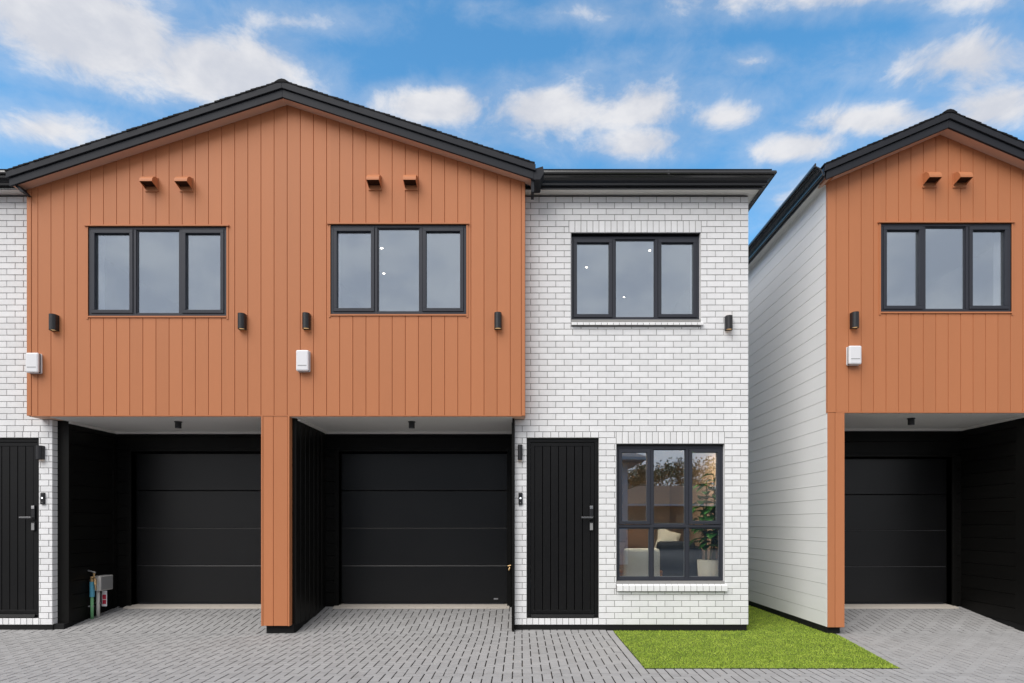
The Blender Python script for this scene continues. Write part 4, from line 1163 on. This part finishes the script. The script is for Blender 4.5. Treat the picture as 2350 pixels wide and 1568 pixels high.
def cushion(u, v, Y, wd, ht, ry, material, label):
    m = MB(); n = 12; vs = []; fs = []
    for side in (-1, 1):
        for i in range(n + 1):
            for j in range(n + 1):
                a, b = i / n * 2 - 1, j / n * 2 - 1
                t = (1 - a ** 4) * (1 - b ** 4)
                pin = 1 - 0.10 * (1 - abs(a)) * abs(b) ** 2 - 0.10 * (1 - abs(b)) * abs(a) ** 2
                vs.append((a * wd / 2 * pin, side * 0.07 * t ** 0.6, b * ht / 2 * pin))
    q = (n + 1) ** 2
    for sd in range(2):
        for i in range(n):
            for j in range(n):
                k = sd * q + i * (n + 1) + j; fs.append((k, k + 1, k + n + 2, k + n + 1))
    m.add(vs, fs); o = m.build('cushion', material, None, smooth=True)
    o.location = (PX(u, Y), Y, PZ(v, Y)); o.rotation_euler = (R(-14), R(ry), R(8))
    tag(o, label, 'cushion'); return o
cushion(1532, 1243, 10.15, 0.42, 0.42, 18, 'cream_fabric', 'cream cushion on the dark sofa inside the ground floor window')
cushion(1470, 1236, 10.5, 0.55, 0.48, 12, 'brown_fabric', 'brown cushion behind the cream armchair inside the window')
sd_ = empty('side_cabinet', (1.75, 10.9, FZ), 'low brown cabinet at the back left inside the ground floor window', 'cabinet')
MB().box(1.15, 2.0, 10.75, 11.15, FZ + 0.08, 1.22).build('carcass', 'brown_fabric', sd_, bevel=0.01)
for k in range(2):
    MB().box(1.16 + k * 0.42, 1.16 + k * 0.42 + 0.41, 10.73, 10.749, FZ + 0.10, 1.20).build('cabinet_door', 'room_beige', sd_)
for a in (1.2, 1.95):
    MB().box(a - 0.02, a + 0.02, 10.8, 10.84, FZ, FZ + 0.079).build('leg', 'wood_leg', sd_)

pl = empty('potted_plant', (2.80, 9.2, FZ), 'tall glossy-leaved plant in a pale pot inside the ground floor window', 'plant')
pcx, pcy = PX(1632, 9.15), 9.18
pot = MB().tube([(pcx - 0.01, pcy, FZ), (pcx - 0.01, pcy, FZ + 0.1), (pcx - 0.01, pcy, FZ + 0.72)], [0.13, 0.15, 0.19], 24)
pot.build('pot', 'cream_fabric', pl, smooth=True)
rr = random.Random(11)
def leaf(m, base, direction, L, Wd, droop):
    d_ = Vector(direction).normalized(); side = d_.cross(Vector((0, 0, 1)))
    if side.length < 0.1: side = Vector((1, 0, 0))
    side.normalize(); up = side.cross(d_)
    n = 6; rows = []
    for i in range(n + 1):
        t = i / n
        wv = Wd * math.sin(math.pi * min(1, t * 0.92 + 0.06)) ** 0.8
        c = Vector(base) + d_ * (L * t) - Vector((0, 0, 1)) * droop * L * t * t
        rows.append((c - side * wv + up * wv * 0.25, c, c + side * wv + up * wv * 0.25))
    vs = [tuple(p) for r_ in rows for p in r_]
    fs = []
    for i in range(n):
        for k in range(2):
            fs.append((i * 3 + k, i * 3 + k + 1, i * 3 + k + 4, i * 3 + k + 3))
    m.add(vs, fs)
for s_i in range(6):
    a0 = s_i * 1.05
    bx_, by_ = pcx + 0.07 * math.cos(a0), pcy + 0.06 * math.sin(a0)
    topz = [2.28, 2.05, 1.85, 2.18, 1.6, 1.95][s_i]
    tx, ty = bx_ + rr.uniform(-0.10, 0.10), by_ + rr.uniform(-0.05, 0.08)
    MB().tube([(bx_, by_, FZ + 0.6), ((bx_ + tx) / 2, (by_ + ty) / 2, 1.3), (tx, ty, topz)], [0.016, 0.012, 0.007], 8).build('stem', 'plant_stem', pl, smooth=True)
    nl = 15
    for k in range(nl):
        t = 0.28 + 0.72 * k / (nl - 1)
        zb_ = FZ + 0.6 + (topz - FZ - 0.6) * t
        if zb_ < 1.18: continue
        base = (bx_ + (tx - bx_) * t, by_ + (ty - by_) * t, zb_)
        an = k * 2.4 + s_i + rr.uniform(-0.3, 0.3)
        m = MB(); leaf(m, base, (math.cos(an), math.sin(an) * 0.55 - 0.1, rr.uniform(0.15, 0.7)), rr.uniform(0.22, 0.32), rr.uniform(0.065, 0.10), 0.65)
        m.build('leaf', 'plant_leaf', pl, smooth=True)

# ================================================================== across the street (seen in the window reflections)
def far_house(name, x0, x1, y0, y1, wall_z, roof_z, ov, wm, rm, label):
    h = empty(name, ((x0 + x1) / 2, (y0 + y1) / 2, -0.1), label, 'house')
    MB().box(x0, x1, y0, y1, -0.1, wall_z).build('wall', wm, h)
    a, b, c, e = x0 - ov, x1 + ov, y0 - ov, y1 + ov
    cy_ = (c + e) / 2; hw = (e - c) / 2 * 0.9
    rz = wall_z + 0.10
    MB().add([(a, c, rz), (b, c, rz), (b, e, rz), (a, e, rz), (a + hw, cy_, roof_z), (b - hw, cy_, roof_z)], [(0, 1, 5, 4), (1, 2, 5), (2, 3, 4, 5), (3, 0, 4), (3, 2, 1, 0)]).build('roof', rm, h)
    MB().box(a, b, c, e, wall_z - 0.02, wall_z + 0.098).build('fascia', 'render_wall', h)
    for k in range(3):
        xx = x0 + (x1 - x0) * (k + 0.5) / 3
        for zz_ in ([1.0] if wall_z < 3.2 else [1.0, 3.4]):
            f = MB().ring(xx - 0.7, xx + 0.7, zz_, zz_ + 1.2, 0.06, y1 + 0.001, y1 + 0.05).build('window', wm, h)
            MB().box(xx - 0.63, xx + 0.63, y1 + 0.012, y1 + 0.02, zz_ + 0.07, zz_ + 1.13).build('pane', 'dark_pane', f)
far_house('neighbour_house', -9.0, 4.25, -14.5, -6.6, 4.05, 6.2, 0.65, 'render_wall', 'grey_roof', 'pale house with grey eaves mirrored at the left of the ground floor window')
far_house('neighbour_house', 4.6, 17.0, -31, -22, 2.7, 4.3, 0.5, 'brown_wall', 'brown_wall', 'brown low house mirrored in the middle of the ground floor window')
def tree(x, y, h, rad, label, seed):
    r_ = random.Random(seed)
    t = empty('tree', (x, y, -0.1), label, 'tree', 'trees mirrored in the ground floor window')
    tr = MB().tube([(x, y, -0.1), (x + 0.1, y, h * 0.3), (x + r_.uniform(-.2, .2), y, h * 0.62)], [0.26, 0.2, 0.12], 10)
    cl = []
    for k in range(11):
        a = k * 2.4 + r_.random(); zr = r_.uniform(0.55, 0.95) * h; rr_ = rad * r_.uniform(0.35, 0.95)
        p = (x + rr_ * math.cos(a), y + rr_ * math.sin(a), zr); cl.append(p)
        tr.tube([(x, y, h * r_.uniform(0.25, 0.5)), ((x + p[0]) / 2, (y + p[1]) / 2, (zr + h * 0.5) / 2 + 0.2), p], [0.09, 0.06, 0.02], 6)
    tr.build('trunk', 'bark', t)
    pts = []
    for p in cl:
        for _ in range(260):
            v = Vector((r_.gauss(0, 1), r_.gauss(0, 1), r_.gauss(0, 0.7))) * rad * 0.2
            pts.append(Vector(p) + v)
    m = MB()
    for p in pts:
        a = Vector((r_.gauss(0, 1), r_.gauss(0, 1), r_.gauss(0, 1))).normalized() * 0.13
        b = a.orthogonal().normalized() * 0.07
        m.add([p - a, p + b, p + a, p - b], [(0, 1, 2, 3)])
    m.build('crown', 'tree_leaf', t)
for k, (x, y, h, rad) in enumerate([(6.0, -36, 5.4, 2.2), (9.3, -38, 6.0, 2.6), (12.6, -37, 6.8, 2.8), (16.0, -36, 7.2, 3.0), (19.5, -35, 6.6, 2.6), (3.2, -40, 5.2, 2.2)]):
    tree(x, y, h, rad, ['bushy tree mirrored left of centre in the ground floor window', 'tree mirrored at the first mullion of the ground floor window', 'tall tree mirrored in the middle pane of the ground floor window',
                        'tallest tree mirrored right of the middle pane', 'tree mirrored behind the potted plant', 'small tree mirrored beside the pale house'][k], 20 + k)
